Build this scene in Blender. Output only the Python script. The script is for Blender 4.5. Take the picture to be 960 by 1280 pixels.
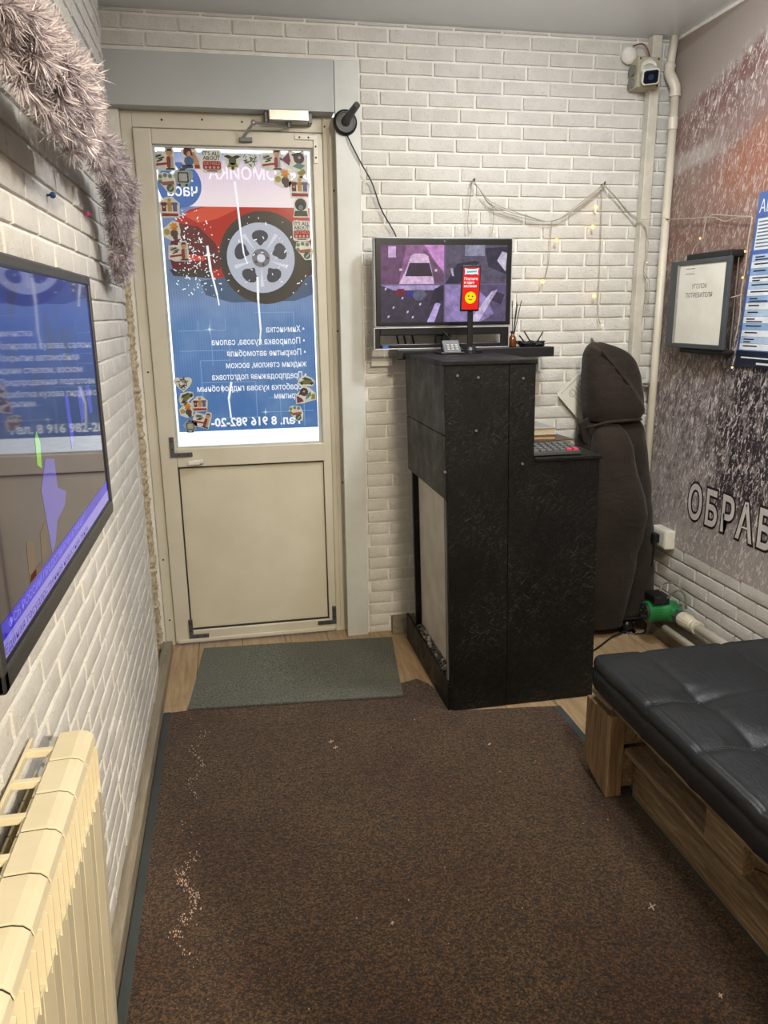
import bpy, bmesh, math, random
from math import sin, cos, pi, radians, sqrt
from mathutils import Matrix, Vector, noise

# ------------------------------------------------------------------ scene, camera, world, lights
S = bpy.context.scene
COL = S.collection
for o in list(bpy.data.objects):
    bpy.data.objects.remove(o)
random.seed(11)

CAMZ = 1.42
CR = Vector((0.9814, -0.1914, -0.0119))          # camera right
pitch, yaw, roll = 0.252993, 0.192088, 0.0121702
F = Vector((sin(yaw) * cos(pitch), cos(yaw) * cos(pitch), -sin(pitch)))
R0 = Vector((cos(yaw), -sin(yaw), 0))
D0 = F.cross(R0)
CR = R0 * cos(roll) + D0 * sin(roll)
CD = -R0 * sin(roll) + D0 * cos(roll)
cam_d = bpy.data.cameras.new('camera')
cam_d.sensor_fit = 'VERTICAL'
cam_d.sensor_height = 36.0
cam_d.lens = 36.0 * 960 / 1280
cam_d.clip_start = 0.02
cam = bpy.data.objects.new('camera', cam_d)
COL.objects.link(cam)
cam.matrix_world = Matrix(((CR.x, -CD.x, -F.x, 0), (CR.y, -CD.y, -F.y, 0), (CR.z, -CD.z, -F.z, CAMZ), (0, 0, 0, 1)))
S.camera = cam

def px(p):                                        # where a world point lands in the 960x1280 frame (only used to rank bricks by size)
    v = Vector(p) - Vector((0, 0, CAMZ))
    z = v.dot(F)
    if z < 0.05:
        return None
    return 480 + 960 * v.dot(CR) / z, 640 + 960 * v.dot(CD) / z, z

W = bpy.data.worlds.new('overcast')
S.world = W
W.use_nodes = True
W.node_tree.nodes['Background'].inputs[0].default_value = (0.93, 0.97, 1.0, 1)
W.node_tree.nodes['Background'].inputs[1].default_value = 1.7

S.view_settings.view_transform = 'Standard'
S.view_settings.look = 'None'
S.view_settings.gamma = 1.0
S.view_settings.exposure = 0.0
S.view_settings.use_curve_mapping = False

def area(name, loc, size, power, col, target=None, shape='DISK', spread=180):
    d = bpy.data.lights.new(name, 'AREA')
    d.shape = shape
    d.size = size
    d.energy = power
    d.color = col
    d.spread = radians(spread)
    o = bpy.data.objects.new(name, d)
    COL.objects.link(o)
    o.location = loc
    if target is not None:
        o.rotation_euler = (Vector(target) - Vector(loc)).to_track_quat('-Z', 'Y').to_euler()
    return o

area('ceiling_lamp_near', (1.02, 1.45, 2.46), 0.16, 11, (1.0, 0.985, 0.96))
area('ceiling_lamp_far', (1.15, 2.1, 2.46), 0.16, 11, (0.96, 0.985, 1.0))
area('ceiling_lamp_lobby', (1.22, -1.72, 2.44), 0.07, 150, (1.0, 0.87, 0.68), (0.0, 1.5, 0.0))
area('warm_fill_light', (0.72, 0.42, 2.45), 0.2, 13, (1.0, 0.87, 0.68), (0.50, 3.2, 0.3), spread=85)  # added warm fill, not a known lamp; brightens the door and low wall
pt = bpy.data.lights.new('ceiling_fill_light', 'POINT')  # unseen point light added to brighten the ceiling and back wall
pt.energy = 21
pt.shadow_soft_size = 0.08
pt.color = (0.96, 0.985, 1.0)
po = bpy.data.objects.new('ceiling_fill_light', pt)
COL.objects.link(po)
po.location = (1.15, 2.1, 2.34)

# ------------------------------------------------------------------ materials
def lin(c):
    out = []
    for v in c[:3]:
        v = v / 255.0
        out.append(v / 12.92 if v <= 0.04045 else ((v + 0.055) / 1.055) ** 2.4)
    return (*out, 1.0)

class NT:
    def __init__(self, name):
        self.m = bpy.data.materials.new(name)
        self.m.use_nodes = True
        self.t = self.m.node_tree
        self.b = self.t.nodes['Principled BSDF']
        self._pos = None
    def n(self, kind, **kw):
        nd = self.t.nodes.new(kind)
        for k, v in kw.items():
            setattr(nd, k, v)
        return nd
    def l(self, a, b):
        self.t.links.new(a, b)
    def pos(self):
        if self._pos is None:
            self._pos = self.n('ShaderNodeNewGeometry').outputs['Position']
        return self._pos
    def scaled(self, s, rot=(0, 0, 0), src=None):
        src = src or self.pos()
        if any(rot):
            m0 = self.n('ShaderNodeMapping')
            m0.inputs['Rotation'].default_value = rot
            self.l(src, m0.inputs['Vector'])
            src = m0.outputs[0]
        mp = self.n('ShaderNodeMapping')
        mp.inputs['Scale'].default_value = s
        self.l(src, mp.inputs['Vector'])
        return mp.outputs[0]
    def noise(self, scale, detail=3, rough=0.55, vec=None, dist=0.0):
        nd = self.n('ShaderNodeTexNoise')
        nd.inputs['Scale'].default_value = scale
        nd.inputs['Detail'].default_value = detail
        nd.inputs['Roughness'].default_value = rough
        nd.inputs['Distortion'].default_value = dist
        self.l(vec or self.pos(), nd.inputs['Vector'])
        return nd.outputs['Fac']
    def ramp(self, fac, stops, interp='LINEAR'):
        nd = self.n('ShaderNodeValToRGB')
        nd.color_ramp.interpolation = interp
        e = nd.color_ramp.elements
        while len(e) < len(stops):
            e.new(0.5)
        for i, (p, c) in enumerate(stops):
            e[i].position = p
            e[i].color = lin(c) if not isinstance(c, (int, float)) else (c, c, c, 1)
        self.l(fac, nd.inputs['Fac'])
        return nd.outputs['Color']
    def mix(self, fac, a, b, blend='MIX'):
        nd = self.n('ShaderNodeMix', data_type='RGBA', blend_type=blend)
        if isinstance(fac, (int, float)):
            nd.inputs[0].default_value = fac
        else:
            self.l(fac, nd.inputs[0])
        for v, k in ((a, 6), (b, 7)):
            if isinstance(v, tuple):
                nd.inputs[k].default_value = lin(v)
            else:
                self.l(v, nd.inputs[k])
        return nd.outputs[2]
    def math(self, op, a, b=None, clamp=False):
        nd = self.n('ShaderNodeMath', operation=op, use_clamp=clamp)
        for i, v in enumerate((a, b)):
            if v is None:
                continue
            if isinstance(v, (int, float)):
                nd.inputs[i].default_value = v
            else:
                self.l(v, nd.inputs[i])
        return nd.outputs[0]
    def bump(self, h, strength=0.4, dist=0.003):
        nd = self.n('ShaderNodeBump')
        nd.inputs['Strength'].default_value = strength
        nd.inputs['Distance'].default_value = dist
        self.l(h, nd.inputs['Height'])
        self.l(nd.outputs[0], self.b.inputs['Normal'])
    def sep(self, src=None):
        nd = self.n('ShaderNodeSeparateXYZ')
        self.l(src or self.pos(), nd.inputs[0])
        return nd.outputs
    def smooth(self, v, a, b):
        nd = self.n('ShaderNodeMapRange', interpolation_type='SMOOTHSTEP')
        self.l(v, nd.inputs[0])
        nd.inputs[1].default_value = a
        nd.inputs[2].default_value = b
        return nd.outputs[0]

MC = {}
def mat(name, col, rough=0.55, metal=0.0, col2=None, vs=12.0, bump=0.0, bs=120.0, bd=0.002, spec=0.5, emit=None, es=1.0, coat=0.0):
    if name in MC:
        return MC[name]
    k = NT(name)
    k.b.inputs['Roughness'].default_value = rough
    k.b.inputs['Metallic'].default_value = metal
    k.b.inputs['Specular IOR Level'].default_value = spec
    k.b.inputs['Coat Weight'].default_value = coat
    c2 = col2 or tuple(max(0, v * 0.9) for v in col)
    k.l(k.ramp(k.noise(vs, 4, 0.6), [(0.32, c2), (0.62, col)]), k.b.inputs['Base Color'])
    if bump:
        k.bump(k.noise(bs, 4, 0.6), bump, bd)
    if emit is not None:
        k.b.inputs['Emission Color'].default_value = lin(emit)
        k.b.inputs['Emission Strength'].default_value = es
    MC[name] = k.m
    return k.m

def glow(name, col, es=1.0, rough=0.15):          # a screen, or a poster print glowing for the daylight behind it
    return mat(name, (12, 12, 14), rough, emit=col, es=es, spec=0.4)

def m_brick(name, c1, c2, dirt):
    k = NT(name)
    k.b.inputs['Roughness'].default_value = 0.62
    k.b.inputs['Specular IOR Level'].default_value = 0.25
    base = k.ramp(k.noise(9, 5, 0.7), [(0.3, c2), (0.65, c1)])
    pits = k.ramp(k.noise(110, 5, 0.75), [(0.33, 0.0), (0.42, 1.0)])
    k.l(k.mix(k.math('MULTIPLY', k.math('SUBTRACT', 1.0, pits), 0.45), base, dirt), k.b.inputs['Base Color'])
    h = k.math('ADD', k.noise(46, 5, 0.62, dist=1.6), k.math('MULTIPLY', k.noise(170, 4, 0.75), 0.6))
    k.bump(h, 0.65, 0.006)
    return k.m
M_BRICK = m_brick('white_painted_brick', (216, 214, 208), (201, 198, 191), (150, 145, 134))
M_MORTAR = mat('white_painted_joint', (230, 228, 221), 0.75, col2=(216, 213, 205), vs=20, bump=0.3, bs=90)
M_CEIL = mat('grey_ceiling_panel', (216, 219, 220), 0.28, col2=(211, 214, 215), vs=2)
M_PLASTER = mat('plain_plaster', (200, 190, 172), 0.8)
M_GREYPANEL = mat('grey_laminated_panel', (176, 180, 180), 0.42, col2=(168, 172, 172), vs=3)
M_DOOR = mat('door_plastic', (206, 201, 186), 0.35, col2=(196, 190, 172), vs=3)
M_DOORPANEL = mat('door_panel_plastic', (208, 203, 184), 0.4, col2=(199, 193, 172), vs=4)
M_FOAM = mat('mounting_foam', (202, 194, 172), 0.9, col2=(150, 130, 96), vs=55, bump=1, bs=80, bd=0.008)
M_DARKMETAL = mat('dark_grey_metal', (98, 102, 106), 0.4, 0.6)
M_STEEL = mat('brushed_steel', (190, 190, 186), 0.3, 0.9)
M_CHROME = mat('chrome', (225, 225, 225), 0.1, 1.0)
M_BLACK = mat('black_plastic', (20, 20, 22), 0.35, spec=0.5)
M_BLACKMATT = mat('black_matt_plastic', (26, 26, 28), 0.6)
M_WHITEPL = mat('white_plastic', (226, 224, 214), 0.35)
M_PIPE = mat('cream_pipe_plastic', (216, 209, 192), 0.38, col2=(204, 196, 176), vs=6)
M_TRUNK = mat('cream_trunking', (208, 203, 190), 0.45)
M_SCREWS = mat('screw_head', (70, 64, 56), 0.5, 0.5)
M_DARKGAP = mat('dark_joint', (52, 48, 42), 0.9)
M_RUBBER = mat('dark_rubber_edge', (54, 60, 60), 0.7, bump=0.4, bs=200)
M_PAPER = mat('paper', (226, 224, 214), 0.7, col2=(214, 211, 198), vs=6)
M_INK = mat('ink', (70, 68, 66), 0.8)
M_WIRE = mat('pale_wire', (176, 168, 150), 0.5)
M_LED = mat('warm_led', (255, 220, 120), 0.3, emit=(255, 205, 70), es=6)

def m_osb():
    k = NT('black_painted_strand_board')
    k.b.inputs['Specular IOR Level'].default_value = 0.28
    a = k.noise(70, 4, 0.65, k.scaled((1.0, 1, 3.2), (0, 0.9, 0.2)), 0.8)
    b = k.noise(70, 4, 0.65, k.scaled((3.4, 1, 1.0), (0.3, 0.5, 0)), 0.8)
    h = k.math('MAXIMUM', a, b)
    tot = None
    for sc, ang in ((9.0, 0.75), (11.0, 0.5), (8.0, 1.05), (10.0, -0.5)):
        w = k.noise(34, 2, 0.5, k.scaled((1.0, 1.0, sc), (0, ang, 0)), 0.25)
        m = k.smooth(w, 0.66, 0.72)
        tot = m if tot is None else k.math('MAXIMUM', tot, m)
    fac = k.math('MULTIPLY', tot, k.smooth(k.noise(5, 3), 0.38, 0.66))
    k.l(k.mix(k.math('MULTIPLY', fac, 0.22), k.ramp(k.noise(5), [(0.35, (8, 8, 7)), (0.65, (14, 14, 12))]), (140, 136, 126)), k.b.inputs['Base Color'])
    k.l(k.ramp(k.noise(14, 3), [(0.3, 0.34), (0.7, 0.55)]), k.b.inputs['Roughness'])
    k.bump(k.math('ADD', h, k.math('MULTIPLY', tot, 0.25)), 0.9, 0.0035)
    return k.m
M_OSB = m_osb()

def m_wood(name, c1, c2, c3, s, rough=0.7, axis=1):
    k = NT(name)
    sc = [s, s, s]
    sc[axis] = s * 0.08
    v = k.scaled(tuple(sc))
    g = k.noise(6, 5, 0.65, v, 1.0)
    fine = k.noise(30, 3, 0.6, v)
    c = k.ramp(g, [(0.3, c1), (0.5, c2), (0.7, c3)])
    k.l(k.mix(k.math('MULTIPLY', fine, 0.45), c, c1), k.b.inputs['Base Color'])
    k.b.inputs['Roughness'].default_value = rough
    k.bump(k.math('ADD', g, fine), 0.35, 0.003)
    return k.m
M_PALLET = m_wood('weathered_pallet_wood', (74, 60, 43), (120, 100, 74), (164, 143, 112), 12)
M_PALLETV = m_wood('weathered_upright_wood', (78, 62, 44), (126, 102, 72), (160, 136, 102), 12, axis=2)
M_PLANK = m_wood('laminate_oak', (134, 112, 84), (164, 140, 108), (186, 162, 130), 9, 0.38)
M_SKIRT = m_wood('dusty_skirting', (110, 102, 88), (134, 124, 106), (156, 146, 128), 10, 0.8)

def m_carpet():
    k = NT('brown_cut_pile')
    a = k.noise(175, 4, 0.85)
    b = k.noise(3.0, 3)
    c = k.noise(90, 2, 0.6)
    fib = k.ramp(a, [(0.38, (16, 10, 5)), (0.5, (52, 36, 20)), (0.62, (124, 94, 58))])
    tone = k.ramp(b, [(0.35, (226, 200, 184)), (0.65, (255, 255, 255))])
    k.l(k.mix(1.0, fib, tone, 'MULTIPLY'), k.b.inputs['Base Color'])
    k.b.inputs['Roughness'].default_value = 0.95
    k.b.inputs['Specular IOR Level'].default_value = 0.1
    k.b.inputs['Sheen Weight'].default_value = 0.15
    k.bump(k.math('ADD', a, c), 0.9, 0.006)
    return k.m
M_CARPET = m_carpet()

def m_mat():
    k = NT('grey_needle_felt')
    a = k.noise(260, 3, 0.7, k.scaled((1.0, 0.6, 1)))
    k.l(k.ramp(a, [(0.34, (62, 64, 60)), (0.64, (120, 121, 112))]), k.b.inputs['Base Color'])
    k.b.inputs['Roughness'].default_value = 0.95
    k.b.inputs['Specular IOR Level'].default_value = 0.1
    k.bump(a, 0.8, 0.004)
    return k.m
M_MAT = m_mat()

def m_leather():
    k = NT('black_leather')
    k.l(k.ramp(k.noise(4), [(0.3, (22, 25, 28)), (0.7, (31, 34, 37))]), k.b.inputs['Base Color'])
    k.b.inputs['Roughness'].default_value = 0.42
    k.b.inputs['Specular IOR Level'].default_value = 0.45
    cr = k.noise(16, 4, 0.6, k.scaled((2.2, 0.8, 1)), 1.5)
    gr = k.n('ShaderNodeTexVoronoi')
    gr.inputs['Scale'].default_value = 420
    k.l(k.pos(), gr.inputs['Vector'])
    k.bump(k.math('ADD', k.math('MULTIPLY', cr, 0.9), k.math('MULTIPLY', gr.outputs[0], 0.16)), 0.35, 0.005)
    return k.m
M_LEATHER = m_leather()

def m_cloth(name, c1, c2, bumpd=0.012):
    k = NT(name)
    k.l(k.ramp(k.noise(6), [(0.3, c2), (0.7, c1)]), k.b.inputs['Base Color'])
    k.b.inputs['Roughness'].default_value = 0.85
    k.b.inputs['Specular IOR Level'].default_value = 0.2
    k.b.inputs['Sheen Weight'].default_value = 0.1
    h = k.math('ADD', k.noise(9, 4, 0.6, k.scaled((1, 1, 1.7)), 0.8), k.math('MULTIPLY', k.noise(700, 1), 0.03))
    k.bump(h, 0.8, bumpd)
    return k.m
M_COAT = m_cloth('brown_black_padded_cloth', (46, 38, 32), (36, 30, 25))
M_COATDARK = m_cloth('dark_hood_lining', (40, 34, 30), (31, 27, 24))

def m_tinsel():
    k = NT('pale_pink_tinsel')
    k.l(k.ramp(k.noise(60), [(0.35, (176, 166, 174)), (0.65, (214, 205, 208))]), k.b.inputs['Base Color'])
    k.b.inputs['Roughness'].default_value = 0.35
    k.b.inputs['Specular IOR Level'].default_value = 0.6
    return k.m
M_TINSEL = m_tinsel()
M_RAD = mat('cream_radiator_enamel', (218, 208, 178), 0.34, col2=(208, 197, 165), vs=5)

def m_wallpaper():
    k = NT('car_photo_wallpaper')
    o = k.sep()
    y, z = o[1], o[2]
    M = lambda a, b: k.math('MULTIPLY', a, b)
    A = lambda a, b: k.math('ADD', a, b)
    n1 = k.math('SUBTRACT', k.noise(2.4, 5, 0.65), 0.5)
    fine = k.math('SUBTRACT', k.noise(16, 5, 0.75), 0.5)
    dirv = k.scaled((1, 1.0, 0.40), (radians(-14), 0, 0))
    zz = A(z, M(n1, 0.14))
    base = k.ramp(k.smooth(zz, 0.3, 2.5), [(0.0, (164, 158, 155)), (0.10, (158, 150, 148)), (0.24, (130, 119, 119)), (0.40, (116, 101, 98)), (0.56, (118, 96, 90)), (0.70, (124, 94, 82)), (0.80, (138, 112, 103)), (0.90, (132, 106, 100)), (1.0, (140, 122, 116))])
    # orange-red bonnet
    qd = k.math('SUBTRACT', A(k.math('MULTIPLY', y, -0.35), 3.02), zz)
    red = M(M(k.smooth(qd, 0.0, 0.10), k.smooth(z, 1.70, 1.92)), k.smooth(y, 3.05, 2.68))
    c = k.mix(M(red, 0.75), base, (146, 88, 62))
    # pale foam above a diagonal, a dark red band under it
    e = A(A(z, k.math('MULTIPLY', y, 0.3)), k.math('ADD', M(n1, 0.10), -3.134))
    e = A(e, M(fine, 0.05))
    band = M(k.smooth(e, -0.20, -0.07), k.smooth(y, 3.25, 2.9))
    c = k.mix(M(band, 0.7), c, (112, 74, 66))
    c = k.mix(M(k.smooth(e, -0.03, 0.03), 0.95), c, (158, 148, 141))
    c = k.mix(M(k.smooth(A(z, k.math('MULTIPLY', y, 0.1)), 2.742, 2.758), 0.7), c, (134, 118, 110))
    lk = A(z, k.math('MULTIPLY', y, 0.10))
    lick = M(M(k.smooth(lk, 2.265, 2.29), k.smooth(lk, 2.365, 2.33)), k.smooth(A(y, M(n1, 0.3)), 2.78, 2.98))
    c = k.mix(M(lick, 0.75), c, (172, 164, 158))
    # night-blue shade low on the right
    navy = M(M(k.smooth(A(A(y, M(n1, 0.45)), M(fine, 0.3)), 2.80, 2.62), k.smooth(z, 0.52, 0.76)), k.smooth(z, 1.5, 1.2))
    c = k.mix(M(navy, 0.94), c, (34, 30, 40))
    # flying water
    low = k.smooth(z, 1.45, 1.0)
    pale = k.smooth(e, -0.02, 0.05)
    dens = k.math('SUBTRACT', k.math('ADD', A(M(band, 0.6), M(low, 0.45)), 0.42), pale, True)
    mott = k.noise(40, 5, 0.75, dirv, 0.4)
    c = k.mix(M(M(k.smooth(mott, 0.49, 0.60), dens), 0.55), c, (186, 176, 173))
    c = k.mix(M(M(k.smooth(mott, 0.50, 0.41), M(low, k.smooth(z, 0.42, 0.7))), 0.55), c, (62, 54, 58))
    d1 = k.smooth(k.noise(105, 3, 0.6, dirv, 0.6), 0.565, 0.63)
    d2 = k.smooth(k.noise(56, 3, 0.6, dirv, 0.8), 0.605, 0.65)
    c = k.mix(M(M(k.math('MAXIMUM', d1, d2), dens), 0.9), c, (222, 215, 210))
    k.l(c, k.b.inputs['Base Color'])
    k.b.inputs['Roughness'].default_value = 0.45
    k.b.inputs['Specular IOR Level'].default_value = 0.3
    return k.m
M_WALLPAPER = m_wallpaper()

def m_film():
    k = NT('glowing_poster_print')
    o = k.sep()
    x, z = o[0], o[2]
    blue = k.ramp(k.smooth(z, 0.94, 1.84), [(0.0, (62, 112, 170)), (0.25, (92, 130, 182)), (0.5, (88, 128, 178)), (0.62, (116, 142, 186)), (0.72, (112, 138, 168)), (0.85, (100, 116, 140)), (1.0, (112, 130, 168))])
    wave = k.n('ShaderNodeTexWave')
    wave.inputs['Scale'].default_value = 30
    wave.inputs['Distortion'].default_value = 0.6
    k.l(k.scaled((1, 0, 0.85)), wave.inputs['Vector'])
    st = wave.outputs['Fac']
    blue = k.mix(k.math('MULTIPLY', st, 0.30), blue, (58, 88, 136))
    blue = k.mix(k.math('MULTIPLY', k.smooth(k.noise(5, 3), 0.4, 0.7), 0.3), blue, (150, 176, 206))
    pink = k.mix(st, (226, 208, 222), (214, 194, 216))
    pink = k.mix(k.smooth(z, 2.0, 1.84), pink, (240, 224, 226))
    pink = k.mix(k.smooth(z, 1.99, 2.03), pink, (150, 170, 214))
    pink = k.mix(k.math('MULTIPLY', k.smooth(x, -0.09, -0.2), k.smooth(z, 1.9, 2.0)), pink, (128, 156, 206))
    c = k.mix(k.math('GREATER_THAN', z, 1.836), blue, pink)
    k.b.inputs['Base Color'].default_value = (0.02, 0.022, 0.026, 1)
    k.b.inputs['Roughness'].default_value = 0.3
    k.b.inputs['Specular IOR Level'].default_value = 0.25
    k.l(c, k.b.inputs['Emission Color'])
    k.b.inputs['Emission Strength'].default_value = 0.92  # emission stands in for daylight coming through the film
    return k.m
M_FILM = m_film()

def m_glass():
    k = NT('clear_glass')
    tr = k.n('ShaderNodeBsdfTransparent')
    gl = k.n('ShaderNodeBsdfGlossy')
    gl.inputs['Roughness'].default_value = 0.03
    fr = k.n('ShaderNodeFresnel')
    mx = k.n('ShaderNodeMixShader')
    k.l(fr.outputs[0], mx.inputs[0])
    k.l(tr.outputs[0], mx.inputs[1])
    k.l(gl.outputs[0], mx.inputs[2])
    k.l(mx.outputs[0], k.t.nodes['Material Output'].inputs['Surface'])
    return k.m
M_GLASS = m_glass()

# ------------------------------------------------------------------ mesh builder
class MB:
    def __init__(self):
        self.v, self.f = [], []
    def add(self, vs, fs):
        n = len(self.v)
        self.v += [tuple(p) for p in vs]
        self.f += [tuple(i + n for i in f) for f in fs]
        return self
    def box(self, x0, x1, y0, y1, z0, z1):
        vs = [(x, y, z) for z in (z0, z1) for y in (y0, y1) for x in (x0, x1)]
        return self.add(vs, [(0, 2, 3, 1), (4, 5, 7, 6), (0, 1, 5, 4), (2, 6, 7, 3), (0, 4, 6, 2), (1, 3, 7, 5)])
    def hexa(self, bottom, top):                 # two loops of four points
        return self.add(list(bottom) + list(top), [(3, 2, 1, 0), (4, 5, 6, 7), (0, 1, 5, 4), (1, 2, 6, 5), (2, 3, 7, 6), (3, 0, 4, 7)])
    def prism(self, pts, off):                   # polygon extruded by a vector
        n = len(pts)
        vs = [Vector(p) for p in pts] + [Vector(p) + Vector(off) for p in pts]
        fs = [tuple(range(n - 1, -1, -1)), tuple(range(n, 2 * n))] + [(i, (i + 1) % n, n + (i + 1) % n, n + i) for i in range(n)]
        return self.add(vs, fs)
    def tube(self, path, r, n=8, cap=True):
        path = [Vector(p) for p in path]
        rs = r if isinstance(r, (list, tuple)) else [r] * len(path)
        up = None
        vs, fs = [], []
        for i, p in enumerate(path):
            t = (path[min(i + 1, len(path) - 1)] - path[max(i - 1, 0)]).normalized()
            if up is None:
                up = t.orthogonal().normalized()
            else:
                up = (up - t * up.dot(t))
                up = up.normalized() if up.length > 1e-6 else t.orthogonal().normalized()
            w = t.cross(up)
            for k in range(n):
                a = 2 * pi * k / n
                vs.append(p + (up * cos(a) + w * sin(a)) * rs[i])
        for i in range(len(path) - 1):
            for k in range(n):
                a, b = i * n + k, i * n + (k + 1) % n
                fs.append((a, b, b + n, a + n))
        if cap:
            fs.append(tuple(range(n - 1, -1, -1)))
            fs.append(tuple(range((len(path) - 1) * n, len(path) * n)))
        return self.add(vs, fs)
    def ball(self, c, r, nu=12, nv=8, sc=(1, 1, 1)):
        vs, fs = [], []
        for j in range(nv + 1):
            th = pi * j / nv
            for i in range(nu):
                a = 2 * pi * i / nu
                vs.append((c[0] + r * sc[0] * sin(th) * cos(a), c[1] + r * sc[1] * sin(th) * sin(a), c[2] + r * sc[2] * cos(th)))
        for j in range(nv):
            for i in range(nu):
                fs.append((j * nu + i, (j + 1) * nu + i, (j + 1) * nu + (i + 1) % nu, j * nu + (i + 1) % nu))
        return self.add(vs, fs)
    def build(self, name, m, parent=None, smooth=False, bevel=0.0, seg=2):
        off = Vector((0, 0, 0))
        q = parent
        while q is not None:
            off += q.location
            q = q.parent
        me = bpy.data.meshes.new(name)
        me.from_pydata([(p[0] - off.x, p[1] - off.y, p[2] - off.z) for p in self.v], [], self.f)
        me.validate()
        bm = bmesh.new()
        bm.from_mesh(me)
        bmesh.ops.recalc_face_normals(bm, faces=bm.faces)
        bm.to_mesh(me)
        bm.free()
        if smooth:
            me.polygons.foreach_set('use_smooth', [True] * len(me.polygons))
        me.materials.append(m)
        o = bpy.data.objects.new(name, me)
        COL.objects.link(o)
        o.parent = parent
        if bevel:
            b = o.modifiers.new('edge', 'BEVEL')
            b.width = bevel
            b.segments = seg
            b.limit_method = 'ANGLE'
        if smooth:
            try:
                md = o.modifiers.new('w', 'WEIGHTED_NORMAL') if bevel else None
            except Exception:
                pass
        return o

def thing(name, label, cat, loc=(0, 0, 0), group=None):
    o = bpy.data.objects.new(name, None)
    o.empty_display_size = 0.05
    COL.objects.link(o)
    o.location = loc
    o['label'] = label
    o['category'] = cat
    if group:
        o['group'] = group
    return o
def tag(o, label, cat, group=None):
    o['label'] = label
    o['category'] = cat
    if group:
        o['group'] = group
    return o
def struct(o, label=None, cat=None):
    o['kind'] = 'structure'
    if label:
        o['label'] = label
    if cat:
        o['category'] = cat
    return o

_TC = {}
def text_pts(body, size, align='LEFT', bold=0.0):
    """glyph triangles of a string, in its own plane"""
    c = bpy.data.curves.new('glyphs', 'FONT')
    c.body = body
    c.size = size
    c.align_x = align
    c.offset = bold
    c.resolution_u = 2
    o = bpy.data.objects.new('glyphs', c)
    COL.objects.link(o)
    bpy.context.view_layer.update()
    me = bpy.data.meshes.new_from_object(o.evaluated_get(bpy.context.evaluated_depsgraph_get()))
    vs = [tuple(v.co) for v in me.vertices]
    fs = [tuple(p.vertices) for p in me.polygons]
    bpy.data.objects.remove(o)
    bpy.data.curves.remove(c)
    bpy.data.meshes.remove(me)
    return vs, fs

def write(body, size, P, name, m, parent, align='LEFT', bold=0.0, width=None, d=0.0):
    vs, fs = text_pts(body, size, align, bold)
    if width:
        w = max(v[0] for v in vs) - min(v[0] for v in vs)
        k = width / w
        vs = [(v[0] * k, v[1], v[2]) for v in vs]
    b = MB()
    b.add([P(v[0], v[1], d) for v in vs], fs)
    return b.build(name, m, parent)

def curve(pts, n=8):
    """Catmull-Rom through the points"""
    p = [Vector(q) for q in pts]
    p = [2 * p[0] - p[1]] + p + [2 * p[-1] - p[-2]]
    out = []
    for i in range(1, len(p) - 2):
        for k in range(n):
            t = k / n
            out.append(0.5 * ((2 * p[i]) + (p[i + 1] - p[i - 1]) * t + (2 * p[i - 1] - 5 * p[i] + 4 * p[i + 1] - p[i + 2]) * t * t + (3 * p[i] - p[i - 1] - 3 * p[i + 1] + p[i + 2]) * t ** 3))
    out.append(p[-2])
    return out
def disc(cx, cy, r, n=28, a0=0.0):
    return [(cx + r * cos(a0 + 2 * pi * i / n), cy + r * sin(a0 + 2 * pi * i / n)) for i in range(n)]

# ------------------------------------------------------------------ the room
XL, XR, YB, ZC = -0.345, 1.87, 3.23, 2.492
YN = -1.9
BW, BH = 0.1945, 0.0543
DEEP = 0.008

floor = struct(MB().box(-0.55, 2.0, YN - 0.1, 3.6, -0.06, -0.003).build('floor', M_DARKGAP))
k = 0
y_cuts = [1.2, 2.42, 3.02, 3.37]
xs = -0.40
pi_ = 0
while xs < XR:
    w = 0.19
    off = (0.37, 0.0, 0.61)[pi_ % 3]
    ys = 0.6
    cuts = [-0.8, 1.5 + off, 2.35 + off, 3.38] if off != 0.61 else [-0.8, 1.1, 1.9 + off, 3.38]
    for a, b in zip(cuts[:-1], cuts[1:]):
        MB().box(xs + 0.0012, min(xs + w, 2.0) - 0.0012, a + 0.001, b - 0.001, -0.012, 0.0).build('plank', M_PLANK, floor)
    xs += w
    pi_ += 1
ceiling = struct(MB().box(-0.55, 2.0, YN - 0.1, 3.4, ZC, ZC + 0.05).build('ceiling', M_CEIL))

wall_back = struct(MB().box(0.548, 2.0, YB + DEEP, YB + 0.25, 0, ZC).box(-0.46, 0.548, YB + DEEP, YB + 0.25, 2.352, ZC).box(-0.46, -0.353, 3.262, YB + 0.25, 0, 2.352).build('wall_back', M_MORTAR))
def xleft(y):
    return XL - (0.055 * max(0.0, (y - 2.75) / 0.5) ** 2)
b = MB()
ys = [YN] + [0.2 + i * 0.1 for i in range(32)]
for a, c in zip(ys[:-1], ys[1:]):
    x0, x1 = xleft(a) - 0.0066, xleft(c) - 0.0066
    b.hexa([(-0.55, a, 0), (x0, a, 0), (x1, c, 0), (-0.55, c, 0)], [(-0.55, a, ZC), (x0, a, ZC), (x1, c, ZC), (-0.55, c, ZC)])
wall_left = struct(b.build('wall_left', M_MORTAR))
wall_right = struct(MB().box(XR + DEEP, 2.05, YN, YB + 0.02, 0, 0.42).box(XR, 2.05, YN, YB + 0.02, 0.41, ZC).build('wall_right', M_WALLPAPER))
b = MB().box(XR + 0.0135, XR + 0.0145, YN, YB, 0, 0.41)
b.build('joint_bed', M_MORTAR, wall_right)
wall_near_and_blocker = struct(MB().box(-0.55, 2.05, YN - 0.1, YN, 0, ZC).box(0.80, 2.05, -0.68, -0.60, 0, ZC).build('wall_near_and_blocker', M_PLASTER))  # near wall, and an unseen partition added to block the lobby lamp's light

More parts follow.
